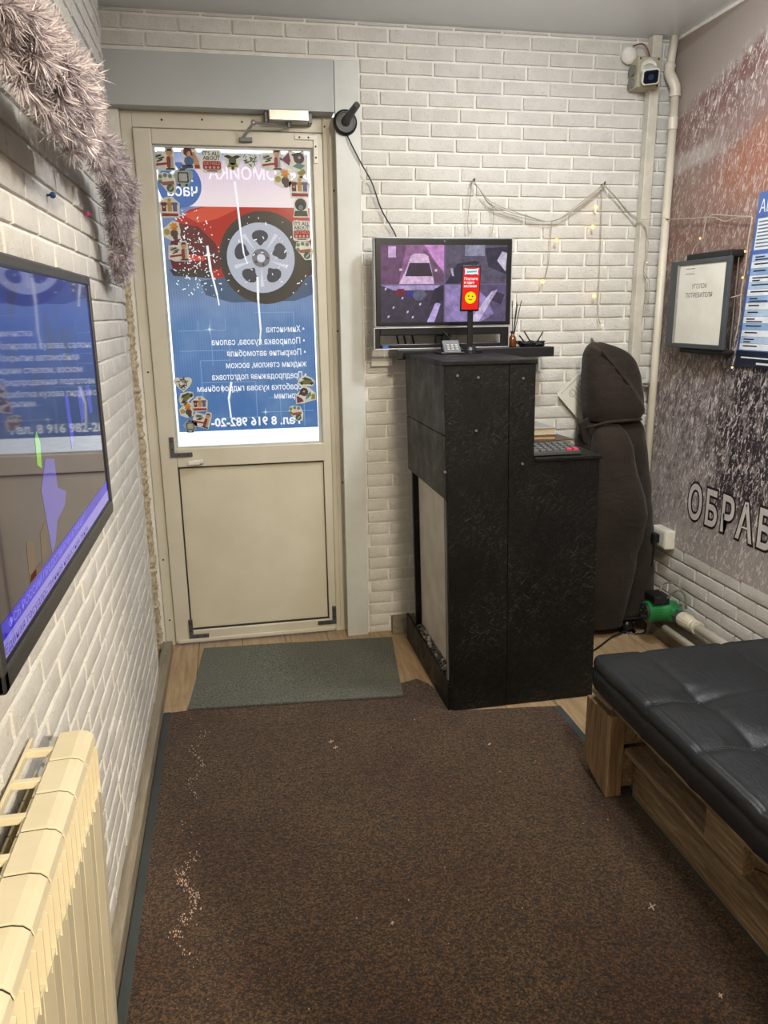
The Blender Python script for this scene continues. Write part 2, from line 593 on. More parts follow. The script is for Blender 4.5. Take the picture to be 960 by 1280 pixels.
# painted gypsum bricks, each one a piece
def brick_mesh(i):
    rr = random.Random(100 + i)
    nx, nz = 5, 3
    vs, fs = [], []
    for j in range(nz):
        for q in range(nx):
            u, w = q / (nx - 1), j / (nz - 1)
            edge = q in (0, nx - 1) or j in (0, nz - 1)
            dy = -0.90 - rr.uniform(-0.12, 0.12) if edge else -1.0 - rr.uniform(-0.2, 0.2)
            ix = 0.004 + rr.uniform(0, 0.008) if edge else 0
            iz = 0.0 + rr.uniform(0, 0.03) if edge else 0
            vs.append((ix + u * (1 - 2 * ix) - 0.5, dy, iz + w * (1 - 2 * iz) - 0.5))
    idx = lambda q, j: j * nx + q
    for j in range(nz - 1):
        for q in range(nx - 1):
            fs.append((idx(q, j), idx(q + 1, j), idx(q + 1, j + 1), idx(q, j + 1)))
    ring = [idx(q, 0) for q in range(nx)] + [idx(nx - 1, j) for j in range(1, nz)] + [idx(q, nz - 1) for q in range(nx - 2, -1, -1)] + [idx(0, j) for j in range(nz - 2, 0, -1)]
    base = len(vs)
    for r_ in ring:
        v = vs[r_]
        vs.append((v[0] * 1.0 + (0.008 if v[0] > 0 else -0.008), 0.05, v[2] * 1.06))
    n = len(ring)
    for i_ in range(n):
        fs.append((ring[(i_ + 1) % n], ring[i_], base + i_, base + (i_ + 1) % n))
    me = bpy.data.meshes.new('brick')
    me.from_pydata(vs, [], fs)
    me.polygons.foreach_set('use_smooth', [i_ < (nx - 1) * (nz - 1) for i_ in range(len(me.polygons))])
    me.materials.append(M_BRICK)
    return me, vs, fs
BRICKS = [brick_mesh(i) for i in range(12)]

def lay(wall, items, hidden, relief=1.0):
    """items: (centre, width, height, turn about z). the 300 showing largest are single pieces, the rest one part"""
    scored = []
    for (c, w, h, rz) in items:
        q = px(c)
        s = -1.0
        if q and -60 < q[0] < 1020 and -60 < q[1] < 1340:
            dx = Vector((cos(rz), sin(rz), 0)) * w * 0.5
            a, b_ = px(Vector(c) + dx), px(Vector(c) - dx)
            u, d_ = px(Vector(c) + Vector((0, 0, h / 2))), px(Vector(c) - Vector((0, 0, h / 2)))
            if a and b_ and u and d_:
                s = abs((a[0] - b_[0]) * (u[1] - d_[1]) - (a[1] - b_[1]) * (u[0] - d_[0]))
            if hidden(c, q):
                s *= 0.02
        scored.append((s, c, w, h, rz))
    scored.sort(key=lambda t: -t[0])
    rest = MB()
    for i, (s, c, w, h, rz) in enumerate(scored):
        me, vs, fs = random.choice(BRICKS)
        dep = DEEP * relief * random.uniform(0.8, 1.12)
        tilt = random.uniform(-0.008, 0.008)
        mw = Matrix.Translation(c) @ Matrix.Rotation(rz, 4, 'Z') @ Matrix.Rotation(tilt, 4, 'Y') @ Matrix.Diagonal((w, dep, h, 1))
        if i < 298 and s > 0:
            o = bpy.data.objects.new('brick', me)
            COL.objects.link(o)
            o.parent = wall
            o.matrix_local = mw
        else:
            rest.add([mw @ Vector(v) for v in vs], fs)
    if rest.v:
        o = rest.build('brick_rest', M_BRICK, wall)
        o['kind'] = 'stuff'

JG = 0.0095
items = []
for r_ in range(0, 46):
    z0 = 0.032 + (r_ - 0) * BH
    z1 = min(z0 + BH, ZC)
    if z0 >= ZC - 0.01:
        break
    ph = 0.551 - (0.0 if r_ % 2 else 0.097) + random.uniform(-0.012, 0.012) - 6 * BW
    x = ph
    while x < XR:
        w = BW * random.uniform(0.97, 1.03)
        a, c = max(x, -0.40), min(x + w, XR + 0.004)
        if z0 < 2.345:
            a = max(a, 0.552)
        if c - a > 0.02:
            items.append((((a + c) / 2, YB + DEEP, (z0 + z1) / 2), c - a - JG, z1 - z0 - JG, 0.0))
        x += w
items_low = []
x = 0.552
while x < XR:
    items_low.append(((x + BW / 2, YB + DEEP, 0.016), BW - JG, 0.03, 0.0))
    x += BW
def hid_back(c, q):
    x, y = q[0], q[1]
    return (525 < x < 660 and y > 455) or (660 < x < 745 and y > 585) or (735 < x < 800 and y > 460) or (475 < x < 630 and 305 < y < 400) or (520 < x < 815 and y > 590)
lay(wall_back, items + items_low, hid_back)

items = []
for r_ in range(0, 46):
    z0 = 0.05 + r_ * BH
    z1 = min(z0 + BH, ZC)
    if z0 >= ZC - 0.01:
        break
    y = -0.35 - (0.0 if r_ % 2 else 0.1) + random.uniform(-0.03, 0.03)
    while y < YB:
        w = BW * random.uniform(0.96, 1.04)
        a, c = max(y, -0.35), min(y + w, YB + 0.02)
        if c - a > 0.03:
            ym = (a + c) / 2
            slope = math.atan2(xleft(c) - xleft(a), c - a)
            items.append(((xleft(ym) - 0.0066, ym, (z0 + z1) / 2), c - a - JG, z1 - z0 - JG, pi / 2 - slope))
        y += w
def hid_left(c, q):
    y, z = c[1], c[2]
    return (y < 1.85 and 0.98 < z < 1.5) or (y < 1.15 and z < 0.82)
lay(wall_left, items, hid_left, 0.85)

items = []
for r_ in range(0, 7):
    z0 = 0.415 - (r_ + 1) * 0.0575
    y = 1.4 + (0.0 if r_ % 2 else 0.1)
    while y < YB:
        c = min(y + BW, YB)
        if c - y > 0.03:
            items.append(((XR + DEEP, (y + c) / 2, z0 + 0.0287), c - y - JG, 0.0575 - JG, -pi / 2))
        y += BW
lay(wall_right, items, lambda c, q: False)

b = MB().box(XR - 0.006, XR, YN, YB, ZC - 0.012, ZC)
struct(b.build('trim_4', M_WHITEPL))
struct(MB().box(0.655, 0.80, 3.19, 3.225, 0, 0.082).build('baseboard_back', M_SKIRT, bevel=0.003))
o = struct(MB().box(-0.36, -0.319, YN, 3.22, 0, 0.052).build('baseboard_left', M_SKIRT, bevel=0.004))
o = struct(MB().box(1.80, XR, 1.2, YB - 0.01, 0, 0.05).box(1.835, XR, 1.2, YB - 0.01, 0.05, 0.075).build('baseboard_right', M_SKIRT, bevel=0.004))

# ------------------------------------------------------------------ doorway trims, door
struct(MB().box(-0.405, 0.4505, 3.212, 3.30, 2.17, 2.352).build('trim_1', M_GREYPANEL, bevel=0.002))
struct(MB().box(0.4525, 0.546, 3.214, 3.235, 0.0, 2.352).box(0.474, 0.546, 3.23, 3.40, 0.0, 2.35).build('trim_2', mat('white_board', (206, 209, 206), 0.4, col2=(190, 192, 186), vs=4), bevel=0.002))
bm_ = MB()
rr = random.Random(77)
prev_ = None
for i in range(150):
    z = 1.62 * i / 149
    row_ = [(-0.39, 3.236 + rr.uniform(-0.003, 0.003), z), (-0.375, 3.232 + rr.uniform(-0.005, 0.003), z), (-0.367 + rr.uniform(-0.009, 0.007), 3.244 + rr.uniform(-0.006, 0.004), z), (-0.361 + rr.uniform(-0.005, 0.005), 3.275, z)]
    if prev_:
        bm_.add(prev_ + row_, [(0, 1, 5, 4), (1, 2, 6, 5), (2, 3, 7, 6)])
    prev_ = row_
struct(bm_.build('trim_3', M_FOAM, smooth=True))

DY = 3.29
door = thing('door_1', 'white plastic entrance door, glass upper half covered by a poster, beige lower panel', 'door', (0.05, DY, 0))
door['kind'] = 'structure'
def ring(b, x0, x1, z0, z1, wl, wr, wb, wt, y0, y1):
    b.box(x0, x0 + wl, y0, y1, z0, z1)
    b.box(x1 - wr, x1, y0, y1, z0, z1)
    if wb:
        b.box(x0 + wl, x1 - wr, y0, y1, z0, z0 + wb)
    if wt:
        b.box(x0 + wl, x1 - wr, y0, y1, z1 - wt, z1)
b = MB()
ring(b, -0.352, 0.472, 0, 2.17, 0.041, 0.062, 0.0, 0.058, DY, DY + 0.09)
b.box(0.428, 0.436, DY - 0.006, DY, 0.02, 2.13)
b.build('door_frame', M_DOOR, door, bevel=0.003)
b = MB()
b.box(-0.309, -0.243, DY - 0.012, DY + 0.05, 0.012, 2.108)
b.hexa([(0.377, DY - 0.012, 0.012), (0.4085, DY - 0.012, 0.012), (0.4085, DY + 0.05, 0.012), (0.377, DY + 0.05, 0.012)], [(0.367, DY - 0.012, 2.108), (0.4085, DY - 0.012, 2.108), (0.4085, DY + 0.05, 2.108), (0.367, DY + 0.05, 2.108)])
b.box(-0.243, 0.378, DY - 0.012, DY + 0.05, 2.053, 2.108)
b.box(-0.243, 0.378, DY - 0.012, DY + 0.05, 0.803, 0.882)
b.box(-0.243, 0.378, DY - 0.012, DY + 0.05, 0.012, 0.066)
b.box(-0.30, 0.40, DY - 0.022, DY - 0.012, 0.012, 0.03)
b.build('door_leaf', M_DOOR, door, bevel=0.004)
b = MB()
ring(b, -0.246, 0.371, 0.876, 2.057, 0.012, 0.012, 0.012, 0.012, DY + 0.001, DY + 0.012)
b.build('glazing_bead', mat('bead_plastic', (186, 190, 186), 0.4), door)
MB().box(-0.24, 0.375, DY + 0.006, DY + 0.03, 0.07, 0.80).build('lower_panel', M_DOORPANEL, door)
b = MB()
ring(b, -0.243, 0.378, 0.066, 0.804, 0.006, 0.006, 0.006, 0.006, DY - 0.003, DY + 0.008)
b.build('panel_bead', M_DARKGAP, door)
MB().box(-0.235, 0.368, DY + 0.018, DY + 0.022, 0.885, 2.05).build('glass_pane', M_GLASS, door)
b = MB().box(-0.175, -0.135, DY - 0.03, DY - 0.014, 0.818, 0.834).box(-0.198, -0.15, DY - 0.036, DY - 0.03, 0.815, 0.833)
b.build('latch_handle', M_WHITEPL, door, bevel=0.003)
def angle_bracket(x, z, sx, sz, lx, lz, w, m):
    b = MB()
    y0, y1 = DY - 0.019, DY - 0.0125
    xa, xb = sorted((x, x + sx * lx))
    za, zb = sorted((z, z + sz * w))
    b.box(xa, xb, y0, y1, za, zb)
    xa, xb = sorted((x, x + sx * w))
    za, zb = sorted((z + sz * w, z + sz * lz))
    b.box(xa, xb, y0, y1, za, zb)
    o = b.build('corner_bracket', m, door, bevel=0.001)
    s = MB()
    for t in (0.4, 0.8):
        s.tube([(x + sx * lx * t, y0 - 0.0015, z + sz * w / 2), (x + sx * lx * t, y0 + 0.001, z + sz * w / 2)], 0.004, 8)
        s.tube([(x + sx * w / 2, y0 - 0.0015, z + sz * lz * t), (x + sx * w / 2, y0 + 0.001, z + sz * lz * t)], 0.004, 8)
    s.build('screw', M_SCREWS, o)
angle_bracket(-0.268, 0.848, 1, 1, 0.09, 0.085, 0.018, M_DARKMETAL)
angle_bracket(-0.25, 0.03, 1, 1, 0.085, 0.09, 0.018, M_DARKMETAL)
angle_bracket(0.408, 0.043, -1, 1, 0.085, 0.085, 0.018, M_DARKMETAL)
angle_bracket(0.388, 2.098, -1, -1, 0.088, 0.10, 0.016, M_WHITEPL)
s = MB()
for (sx_, sz_) in ((-0.33, 2.0), (-0.33, 1.2), (-0.33, 0.12), (-0.335, 0.4), (0.45, 1.9), (0.45, 1.35), (0.455, 0.7), (-0.2, 2.14), (-0.05, 2.145), (0.1, 2.142), (0.42, 2.135)):
    s.tube([(sx_, DY - 0.002, sz_), (sx_, DY + 0.002, sz_)], 0.004, 8)
s.build('frame_screw', M_SCREWS, door)

# yard outside, seen bright through the clear margins of the glass
ground = struct(MB().box(-6, 6, 3.6, 14, -0.2, -0.12).build('ground', mat('snowy_yard', (236, 240, 244), 0.9)))

# poster film on the inside of the glass (the print is read from the street, so it is mirrored here)
PY = DY + 0.0165
poster = thing('window_poster', 'blue and red carwash advertising film on the door glass, mirrored lettering', 'poster', (0.06, PY, 0.95))
def PP(u, v, d=0.0):                               # poster plane
    return (u, PY - d, v)
def MIR(ox, oz):                                   # mirrored text, origin at its right end
    return lambda u, v, d: (ox - u, PY - d, oz + v)
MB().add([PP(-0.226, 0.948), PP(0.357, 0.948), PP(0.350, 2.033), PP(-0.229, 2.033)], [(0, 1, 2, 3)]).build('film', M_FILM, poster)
def flat(pts, name, m, parent, d, P=PP):
    b = MB()
    b.add([P(u, v, d) for u, v in pts], [tuple(range(len(pts)))])
    return b.build(name, m, parent)
G_RED, G_DRED, G_ORED = glow('print_red', (172, 50, 44), 0.9), glow('print_dark_red', (96, 50, 54), 0.9), glow('print_bright_red', (206, 82, 62), 0.9)
G_TYRE, G_ARCH = glow('print_tyre', (58, 60, 60), 0.9), glow('print_arch', (66, 62, 60), 0.9)
G_RIM, G_RIMD, G_RIML = glow('print_rim', (178, 184, 198), 0.95), glow('print_rim_shade', (118, 116, 124), 0.9), glow('print_rim_light', (206, 208, 216), 1.0)
G_WHITE, G_BLUE = glow('print_white', (240, 244, 250), 1.0), glow('print_badge_blue', (70, 108, 172), 0.92)
G_LINE, G_GLASSY, G_SHADOW = glow('print_pale_line', (132, 172, 214), 0.9), glow('print_dark_glass', (66, 70, 82), 0.9), glow('print_ground_blue', (74, 96, 124), 0.9)
flat([(-0.196, 1.745), (-0.17, 1.79), (-0.12, 1.825), (-0.07, 1.8355), (0.352, 1.8355), (0.354, 1.62), (0.30, 1.56), (-0.05, 1.56), (-0.06, 1.588), (-0.20, 1.588), (-0.21, 1.64)], 'car_body', G_RED, poster, 0.0004)
flat([(-0.196, 1.745), (-0.17, 1.775), (-0.09, 1.76), (-0.03, 1.70), (0.0, 1.63), (-0.02, 1.60), (-0.2, 1.60), (-0.21, 1.64)], 'car_shade', G_DRED, poster, 0.0006)
flat([(-0.15, 1.805), (-0.06, 1.8355), (0.08, 1.8355), (-0.02, 1.79), (-0.09, 1.775)], 'car_highlight', G_ORED, poster, 0.0007)
flat([(-0.2, 1.648), (-0.13, 1.656), (-0.07, 1.648), (-0.08, 1.632), (-0.19, 1.636)], 'car_lamp', G_ORED, poster, 0.0008)
flat([(-0.215, 1.60), (-0.06, 1.602), (-0.045, 1.565), (-0.2, 1.575)], 'car_sill', G_ARCH, poster, 0.0008)
flat([(-0.1, 1.555), (0.0, 1.57), (0.354, 1.57), (0.354, 1.50), (0.28, 1.475), (0.02, 1.47), (-0.08, 1.50)], 'ground_shadow', G_SHADOW, poster, 0.0005)
flat(disc(0.162, 1.643, 0.180, 40), 'wheel_arch', G_ARCH, poster, 0.0009)
flat([(0.27, 1.60), (0.354, 1.72), (0.354, 1.58), (0.30, 1.55)], 'wheel_shade', G_ARCH, poster, 0.001)
flat(disc(0.148, 1.638, 0.156, 40), 'tyre', G_TYRE, poster, 0.0011)
b = MB()
def annulus(b, cx, cz, r0, r1, d, n=40, P=PP):
    a, c = disc(cx, cz, r0, n), disc(cx, cz, r1, n)
    b.add([P(u, v, d) for u, v in a + c], [(i, (i + 1) % n, n + (i + 1) % n, n + i) for i in range(n)])
annulus(b, 0.148, 1.643, 0.113, 0.136, 0.0013)
b.build('rim', G_RIM, poster)
flat(disc(0.148, 1.643, 0.1128, 40), 'wheel_face', G_RIM, poster, 0.00125)
for i in range(5):
    a = pi / 2 + i * 2 * pi / 5
    hole = []
    for j in range(18):
        th = 2 * pi * j / 18
        rr_, tt_ = 0.078 + 0.030 * cos(th), (0.46 - 0.10 * (cos(th) < -0.3)) * sin(th) * (0.62 + 0.38 * (cos(th) + 1) / 2)
        hole.append((0.148 + rr_ * cos(a + tt_), 1.643 + rr_ * sin(a + tt_)))
    flat(hole, 'wheel_opening', G_GLASSY, poster, 0.0015)
    a2 = a + pi / 5
    nx_, nz_ = -sin(a2), cos(a2)
    flat([(0.148 + 0.035 * cos(a2), 1.643 + 0.035 * sin(a2)), (0.148 + 0.112 * cos(a2) - nx_ * 0.008, 1.643 + 0.112 * sin(a2) - nz_ * 0.008), (0.148 + 0.112 * cos(a2) + nx_ * 0.008, 1.643 + 0.112 * sin(a2) + nz_ * 0.008)], 'spoke_light', G_RIML, poster, 0.0016)
flat(disc(0.148, 1.643, 0.036), 'hub', G_RIMD, poster, 0.0018)
flat(disc(0.148, 1.643, 0.016), 'hub_cap', G_RIML, poster, 0.002)
b = MB()
for i in range(5):
    a = i * 2 * pi / 5
    b.add([PP(u, v, 0.002) for u, v in disc(0.148 + 0.026 * cos(a), 1.643 + 0.026 * sin(a), 0.005, 10)], [tuple(range(10))])
b.build('wheel_bolt', G_TYRE, poster)
flat(disc(-0.152, 1.913, 0.083, 36), 'badge', G_BLUE, poster, 0.0006)
write('часа', 0.062, MIR(-0.082, 1.874), 'lettering', G_WHITE, poster, width=0.115, bold=0.001, d=0.001)
write('24', 0.10, MIR(-0.098, 1.928), 'lettering', G_WHITE, poster, width=0.085, bold=0.0015, d=0.001)
write('АВТОМОЙКА', 0.062, MIR(0.345, 1.938), 'lettering', glow('print_title', (250, 240, 248), 1.0), poster, width=0.386, bold=0.0012, d=0.001)
for body, xr_, z_, w_ in (('• Химчистка', 0.314, 1.350, 0.158), ('• Полировка кузова, салона', 0.314, 1.302, 0.382), ('• Покрытие автомобиля', 0.316, 1.255, 0.325),
                        ('жидким стеклом, воском', 0.318, 1.207, 0.335), ('• Предпродажная подготовка', 0.316, 1.160, 0.392), ('Обработка кузова гидрофобным', 0.316, 1.113, 0.455), ('покрытием', 0.305, 1.075, 0.128)):
    write(body, 0.036, MIR(xr_, z_), 'lettering', G_WHITE, poster, width=w_, bold=0.0003, d=0.001)
write('Тел. 8 916 982-20-', 0.05, MIR(0.292, 0.966), 'lettering', G_WHITE, poster, width=0.385, bold=0.0014, d=0.001)
b = MB()
def bar(b, u0, v0, u1, v1, w, d):
    t = Vector((u1 - u0, v1 - v0)).normalized()
    n_ = Vector((-t.y, t.x)) * w / 2
    b.add([PP(u0 - n_.x, v0 - n_.y, d), PP(u1 - n_.x, v1 - n_.y, d), PP(u1 + n_.x, v1 + n_.y, d), PP(u0 + n_.x, v0 + n_.y, d)], [(0, 1, 2, 3)])
for (u0, v0, u1, v1) in ((0.11, 1.43, 0.27, 1.43), (0.27, 1.43, 0.27, 1.22), (0.11, 1.3, 0.27, 1.3), (-0.12, 1.4, -0.12, 1.36), (-0.2, 1.36, -0.01, 1.36), (-0.01, 1.36, -0.01, 1.41),
                         (-0.2, 1.28, 0.06, 1.28), (0.06, 1.28, 0.06, 1.19), (-0.12, 1.24, 0.0, 1.24), (-0.12, 1.24, -0.12, 1.06), (0.0, 1.31, 0.0, 1.15), (-0.12, 1.15, 0.1, 1.15), (0.1, 1.15, 0.1, 1.0),
                         (0.1, 1.0, -0.05, 1.0), (0.15, 1.08, 0.34, 1.08), (0.2, 1.08, 0.2, 0.955), (0.3, 1.08, 0.3, 0.955), (0.15, 1.02, 0.34, 1.02), (-0.07, 1.41, -0.07, 1.22)):
    bar(b, u0, v0, u1, v1, 0.0022, 0.0005)
b.build('frame_lines', G_LINE, poster)
b = MB()
for (cu, cv, r_) in ((-0.075, 1.365, 0.022), (0.135, 1.02, 0.02)):
    st = []
    for i in range(16):
        rr_ = r_ if i % 4 == 0 else (r_ * 0.35 if i % 2 == 0 else r_ * 0.16)
        st.append((cu + rr_ * cos(i * pi / 8), cv + rr_ * sin(i * pi / 8)))
    flat(st, 'light_star', glow('print_star', (206, 228, 226), 1.0), poster, 0.0007)
b = MB()
rr = random.Random(4)
for path in ([(0.06, 1.93), (0.066, 1.85), (0.072, 1.75), (0.08, 1.66), (0.093, 1.62)], [(-0.062, 1.69), (-0.055, 1.6), (-0.035, 1.5), (-0.03, 1.46)], [(0.13, 1.57), (0.128, 1.48), (0.132, 1.36), (0.125, 1.30)], [(0.0, 1.15), (-0.015, 1.08), (-0.01, 1.0)]):
    for i in range(len(path) - 1):
        w = 0.0075 * (1 - i / len(path)) + 0.002
        bar(b, *path[i], *path[i + 1], w, 0.0022)
for i in range(240):
    u, v = rr.gauss(-0.12, 0.05), rr.gauss(1.65, 0.07)
    if rr.random() < 0.3:
        u, v = rr.uniform(-0.15, 0.33), rr.uniform(1.5, 1.82)
    if u < -0.21 or u > 0.34 or v > 1.83:
        continue
    s_ = rr.uniform(0.0015, 0.0045)
    a = rr.uniform(0, pi)
    l_ = s_ * rr.uniform(0.8, 3.5)
    bar(b, u, v, u + l_ * cos(a), v + l_ * sin(a), s_, 0.0022)
b.build('peeled_scratches', G_WHITE, poster)['kind'] = 'stuff'

# stickers round the glass
SY = DY + 0.0125
ST = {}
def scol(nm, c):
    return mat('sticker_' + nm, c, 0.5, vs=40)
C_EDGE = scol('edge', (214, 216, 206))
def poly_smooth(pts):
    return [(p.x, p.y) for p in [Vector((q[0], q[1], 0)) for q in pts]]
def sticker(x, z, size, rot, kind, label):
    t = thing('sticker', label, 'sticker', (x, SY, z), 'detailing stickers round the door glass')
    def P(u, v, d):
        cr_, sr_ = cos(rot), sin(rot)
        return (x + (u * cr_ - v * sr_) * size, SY - d, z + (u * sr_ + v * cr_) * size)
    def pl(pts, nm, c, d, base=False):
        b = MB()
        if base:
            b.prism([P(u, v, 0) for u, v in pts], (0, -0.0008, 0))
        else:
            b.add([P(u, v, 0.0008 + d * 0.0003) for u, v in pts], [tuple(range(len(pts)))])
        return b.build(nm, scol(c[0], c[1]) if isinstance(c, tuple) else c, t)
    def rc(x0, x1, z0, z1, r_=0.05):
        return [(x0 + r_, z0), (x1 - r_, z0), (x1, z0 + r_), (x1, z1 - r_), (x1 - r_, z1), (x0 + r_, z1), (x0, z1 - r_), (x0, z0 + r_)]
    red, dark, skin, blue, green, orange, teal, purple, pale, brown = ('red', (150, 44, 42)), ('dark', (44, 42, 42)), ('skin', (196, 150, 118)), ('blue', (72, 100, 150)), ('green', (92, 110, 76)), ('orange', (206, 138, 44)), ('teal', (92, 132, 126)), ('purple', (108, 44, 84)), ('pale', (166, 170, 162)), ('brown', (92, 60, 50))
    if kind == 'detailer':
        pl([(-0.5, -0.35), (-0.2, -0.48), (0.5, -0.46), (0.48, 0.3), (0.4, 0.5), (0.12, 0.5), (0.08, 0.3), (-0.46, 0.28)], 'backing', C_EDGE, 0, True)
        pl(rc(-0.4, -0.02, -0.02, 0.2), 'lettering_block', pale, 1)
        for i, (a, c_) in enumerate(((-0.36, 0.1), (-0.22, 0.02), (-0.3, -0.08))):
            pl([(a, c_), (a + 0.26, c_ + 0.09), (a + 0.28, c_ + 0.03), (a + 0.03, c_ - 0.05)], 'lettering_stroke', dark, 2)
        pl([(-0.42, -0.3), (0.14, -0.22), (0.15, -0.13), (-0.42, -0.2)], 'lettering_stroke', red, 2)
        pl(rc(0.14, 0.3, -0.36, 0.12), 'torso', red, 2)
        pl([(0.28, -0.36), (0.42, -0.36), (0.42, 0.12), (0.28, 0.12)], 'coat', pale, 2)
        pl(disc(0.27, 0.24, 0.13, 12), 'face', skin, 2)
        pl([(0.12, 0.28), (0.2, 0.42), (0.36, 0.42), (0.42, 0.25), (0.36, 0.33), (0.2, 0.33)], 'hair', dark, 3)
        pl([(0.05, -0.43), (0.46, -0.43), (0.46, -0.36), (0.14, -0.36)], 'shoes', dark, 3)
    elif kind == 'worker':
        pl([(-0.46, -0.44), (0.48, -0.46), (0.5, 0.0), (0.25, 0.46), (-0.1, 0.52), (-0.42, 0.36), (-0.3, 0)], 'backing', C_EDGE, 0, True)
        pl(disc(-0.1, 0.3, 0.2, 12), 'hair', ('maroon', (94, 40, 44)), 1)
        pl(disc(-0.02, 0.2, 0.13, 12), 'face', skin, 2)
        pl([(0.02, 0.28), (0.2, 0.3), (0.4, -0.1), (0.42, -0.38), (0.2, -0.38), (0.12, 0.0)], 'arm', ('tan', (184, 142, 106)), 2)
        pl(disc(-0.06, -0.1, 0.22, 12), 'overall', blue, 3)
        pl([(-0.4, -0.4), (0.1, -0.42), (0.12, -0.28), (-0.4, -0.25)], 'trousers', ('navy', (58, 62, 98)), 3)
        pl([(0.2, -0.42), (0.42, -0.42), (0.42, -0.26), (0.2, -0.26)], 'sleeve', red, 3)
    elif kind == 'slogan':
        pl(rc(-0.46, 0.46, -0.5, 0.5, 0.08), 'backing', C_EDGE, 0, True)
        write("IT'S ALL", 0.24, lambda u, v, d: P(u, v + 0.27, d), 'lettering', scol('dark', (44, 42, 42)), t, 'CENTER', width=0.8, d=0.0012, bold=0.004)
        write('ABOUT', 0.24, lambda u, v, d: P(u, v + 0.07, d), 'lettering', scol('dark', (44, 42, 42)), t, 'CENTER', width=0.8, d=0.0012, bold=0.004)
        pl(rc(-0.42, 0.42, -0.36, 0.03, 0.06), 'red_block', red, 1)
        write('DETAILS', 0.2, lambda u, v, d: P(u, v - 0.14, d), 'lettering', scol('pink', (206, 160, 152)), t, 'CENTER', width=0.74, d=0.0014)
        for i in range(4):
            pl(disc(-0.28 + i * 0.19, -0.26, 0.06, 8), 'splash', ('pink', (206, 160, 152)), 2)
        pl([(-0.24, -0.44), (0.24, -0.44), (0.24, -0.39), (-0.24, -0.39)], 'lettering_stroke', dark, 1)
    elif kind == 'horned':
        pl([(-0.5, 0.28), (-0.4, 0.1), (-0.3, -0.3), (0, -0.46), (0.3, -0.3), (0.42, 0.1), (0.5, 0.28), (0.2, 0.4), (-0.2, 0.4)], 'backing', C_EDGE, 0, True)
        pl([(-0.46, 0.26), (-0.2, 0.12), (0.2, 0.12), (0.46, 0.26), (0.24, 0.32), (0, 0.24), (-0.24, 0.32)], 'horns', dark, 1)
        pl(disc(0, 0.02, 0.2, 12), 'head', ('moss', (72, 80, 62)), 2)
        pl([(-0.28, -0.28), (0.28, -0.28), (0.2, -0.08), (-0.2, -0.08)], 'collar', ('olive', (140, 136, 58)), 2)
        pl(disc(0, -0.32, 0.09, 8), 'medal', dark, 3)
    elif kind == 'heart':
        h = []
        for i in range(28):
            a = 2 * pi * i / 28
            h.append((0.5 * sin(a) ** 3, 0.03 + 0.40 * cos(a) - 0.15 * cos(2 * a) - 0.06 * cos(3 * a)))
        pl(h, 'backing', C_EDGE, 0, True)
        rh = random.Random(int(abs(x) * 1000))
        for i in range(30):
            u, v = rh.uniform(-0.36, 0.36), rh.uniform(-0.34, 0.3)
            if abs(u) > 0.40 - max(0, 0.12 - v) * 0.75:
                continue
            a = rh.choice((0.1, 0.8, 1.6, 2.4))
            l_ = rh.uniform(0.06, 0.12)
            du, dv = cos(a) * l_, sin(a) * l_
            nu, nv = -sin(a) * 0.022, cos(a) * 0.022
            pl([(u - du - nu, v - dv - nv), (u + du - nu, v + dv - nv), (u + du + nu, v + dv + nv), (u - du + nu, v - dv + nv)], 'scribble', ('grey', (84, 88, 94)), 1)
    elif kind == 'graffiti':
        pl([(-0.55, 0.15), (-0.2, 0.42), (0.1, 0.36), (0.3, 0.42), (0.46, 0.1), (0.42, -0.3), (0.2, -0.5), (-0.05, -0.3), (-0.3, -0.12)], 'backing', C_EDGE, 0, True)
        pl([(-0.48, 0.12), (-0.22, 0.36), (-0.16, 0.1), (-0.22, -0.08)], 'paint', purple, 1)
        pl(disc(0.14, 0.18, 0.2, 10), 'paint', ('plum', (72, 50, 58)), 2)
        pl([(-0.1, -0.1), (0.1, 0.02), (0.36, -0.06), (0.2, -0.2)], 'paint', teal, 3)
        pl([(0.06, -0.3), (0.3, -0.16), (0.38, -0.3), (0.2, -0.44)], 'paint', ('olive', (140, 136, 58)), 3)
        pl(disc(0.16, 0.2, 0.05, 8), 'paint', pale, 4)
        pl([(-0.14, 0.3), (0.02, 0.34), (-0.02, 0.2)], 'paint', dark, 4)
    elif kind == 'spray':
        pl([(-0.42, 0.1), (-0.36, 0.4), (-0.1, 0.48), (0.3, 0.4), (0.46, 0.0), (0.4, -0.44), (0.05, -0.46), (-0.16, -0.2)], 'backing', C_EDGE, 0, True)
        for i, (u, v) in enumerate(((-0.28, 0.28), (-0.05, 0.34), (0.18, 0.3), (-0.3, 0.05))):
            pl(disc(u, v, 0.1, 8), 'leaf', ('sage', (110, 128, 104)), 1)
        pl([(-0.3, 0.02), (0.34, 0.1), (0.36, -0.08), (-0.18, -0.12)], 'banner', ('rust', (150, 92, 70)), 2)
        pl(disc(0.16, -0.24, 0.18, 10), 'bottle', ('deep_green', (66, 94, 84)), 2)
        pl([(0.08, -0.3), (0.24, -0.14), (0.28, -0.2), (0.12, -0.36)], 'highlight', pale, 3)
    elif kind == 'robot':
        pl([(-0.5, 0.1), (-0.36, 0.3), (-0.1, 0.46), (0.2, 0.46), (0.5, 0.3), (0.5, 0.05), (0.34, -0.3), (0.2, -0.46), (-0.2, -0.46), (-0.32, -0.25)], 'backing', ('mist', (150, 168, 170)), 0, True)
        pl(rc(-0.26, 0.28, -0.24, 0.26, 0.04), 'screen_rim', dark, 1)
        pl(rc(-0.2, 0.22, -0.18, 0.2, 0.03), 'screen', ('pale', (166, 170, 162)), 2)
        pl([(-0.16, 0.3), (0.14, 0.34), (0.12, 0.44), (-0.12, 0.44)], 'cap', ('navy', (58, 62, 98)), 2)
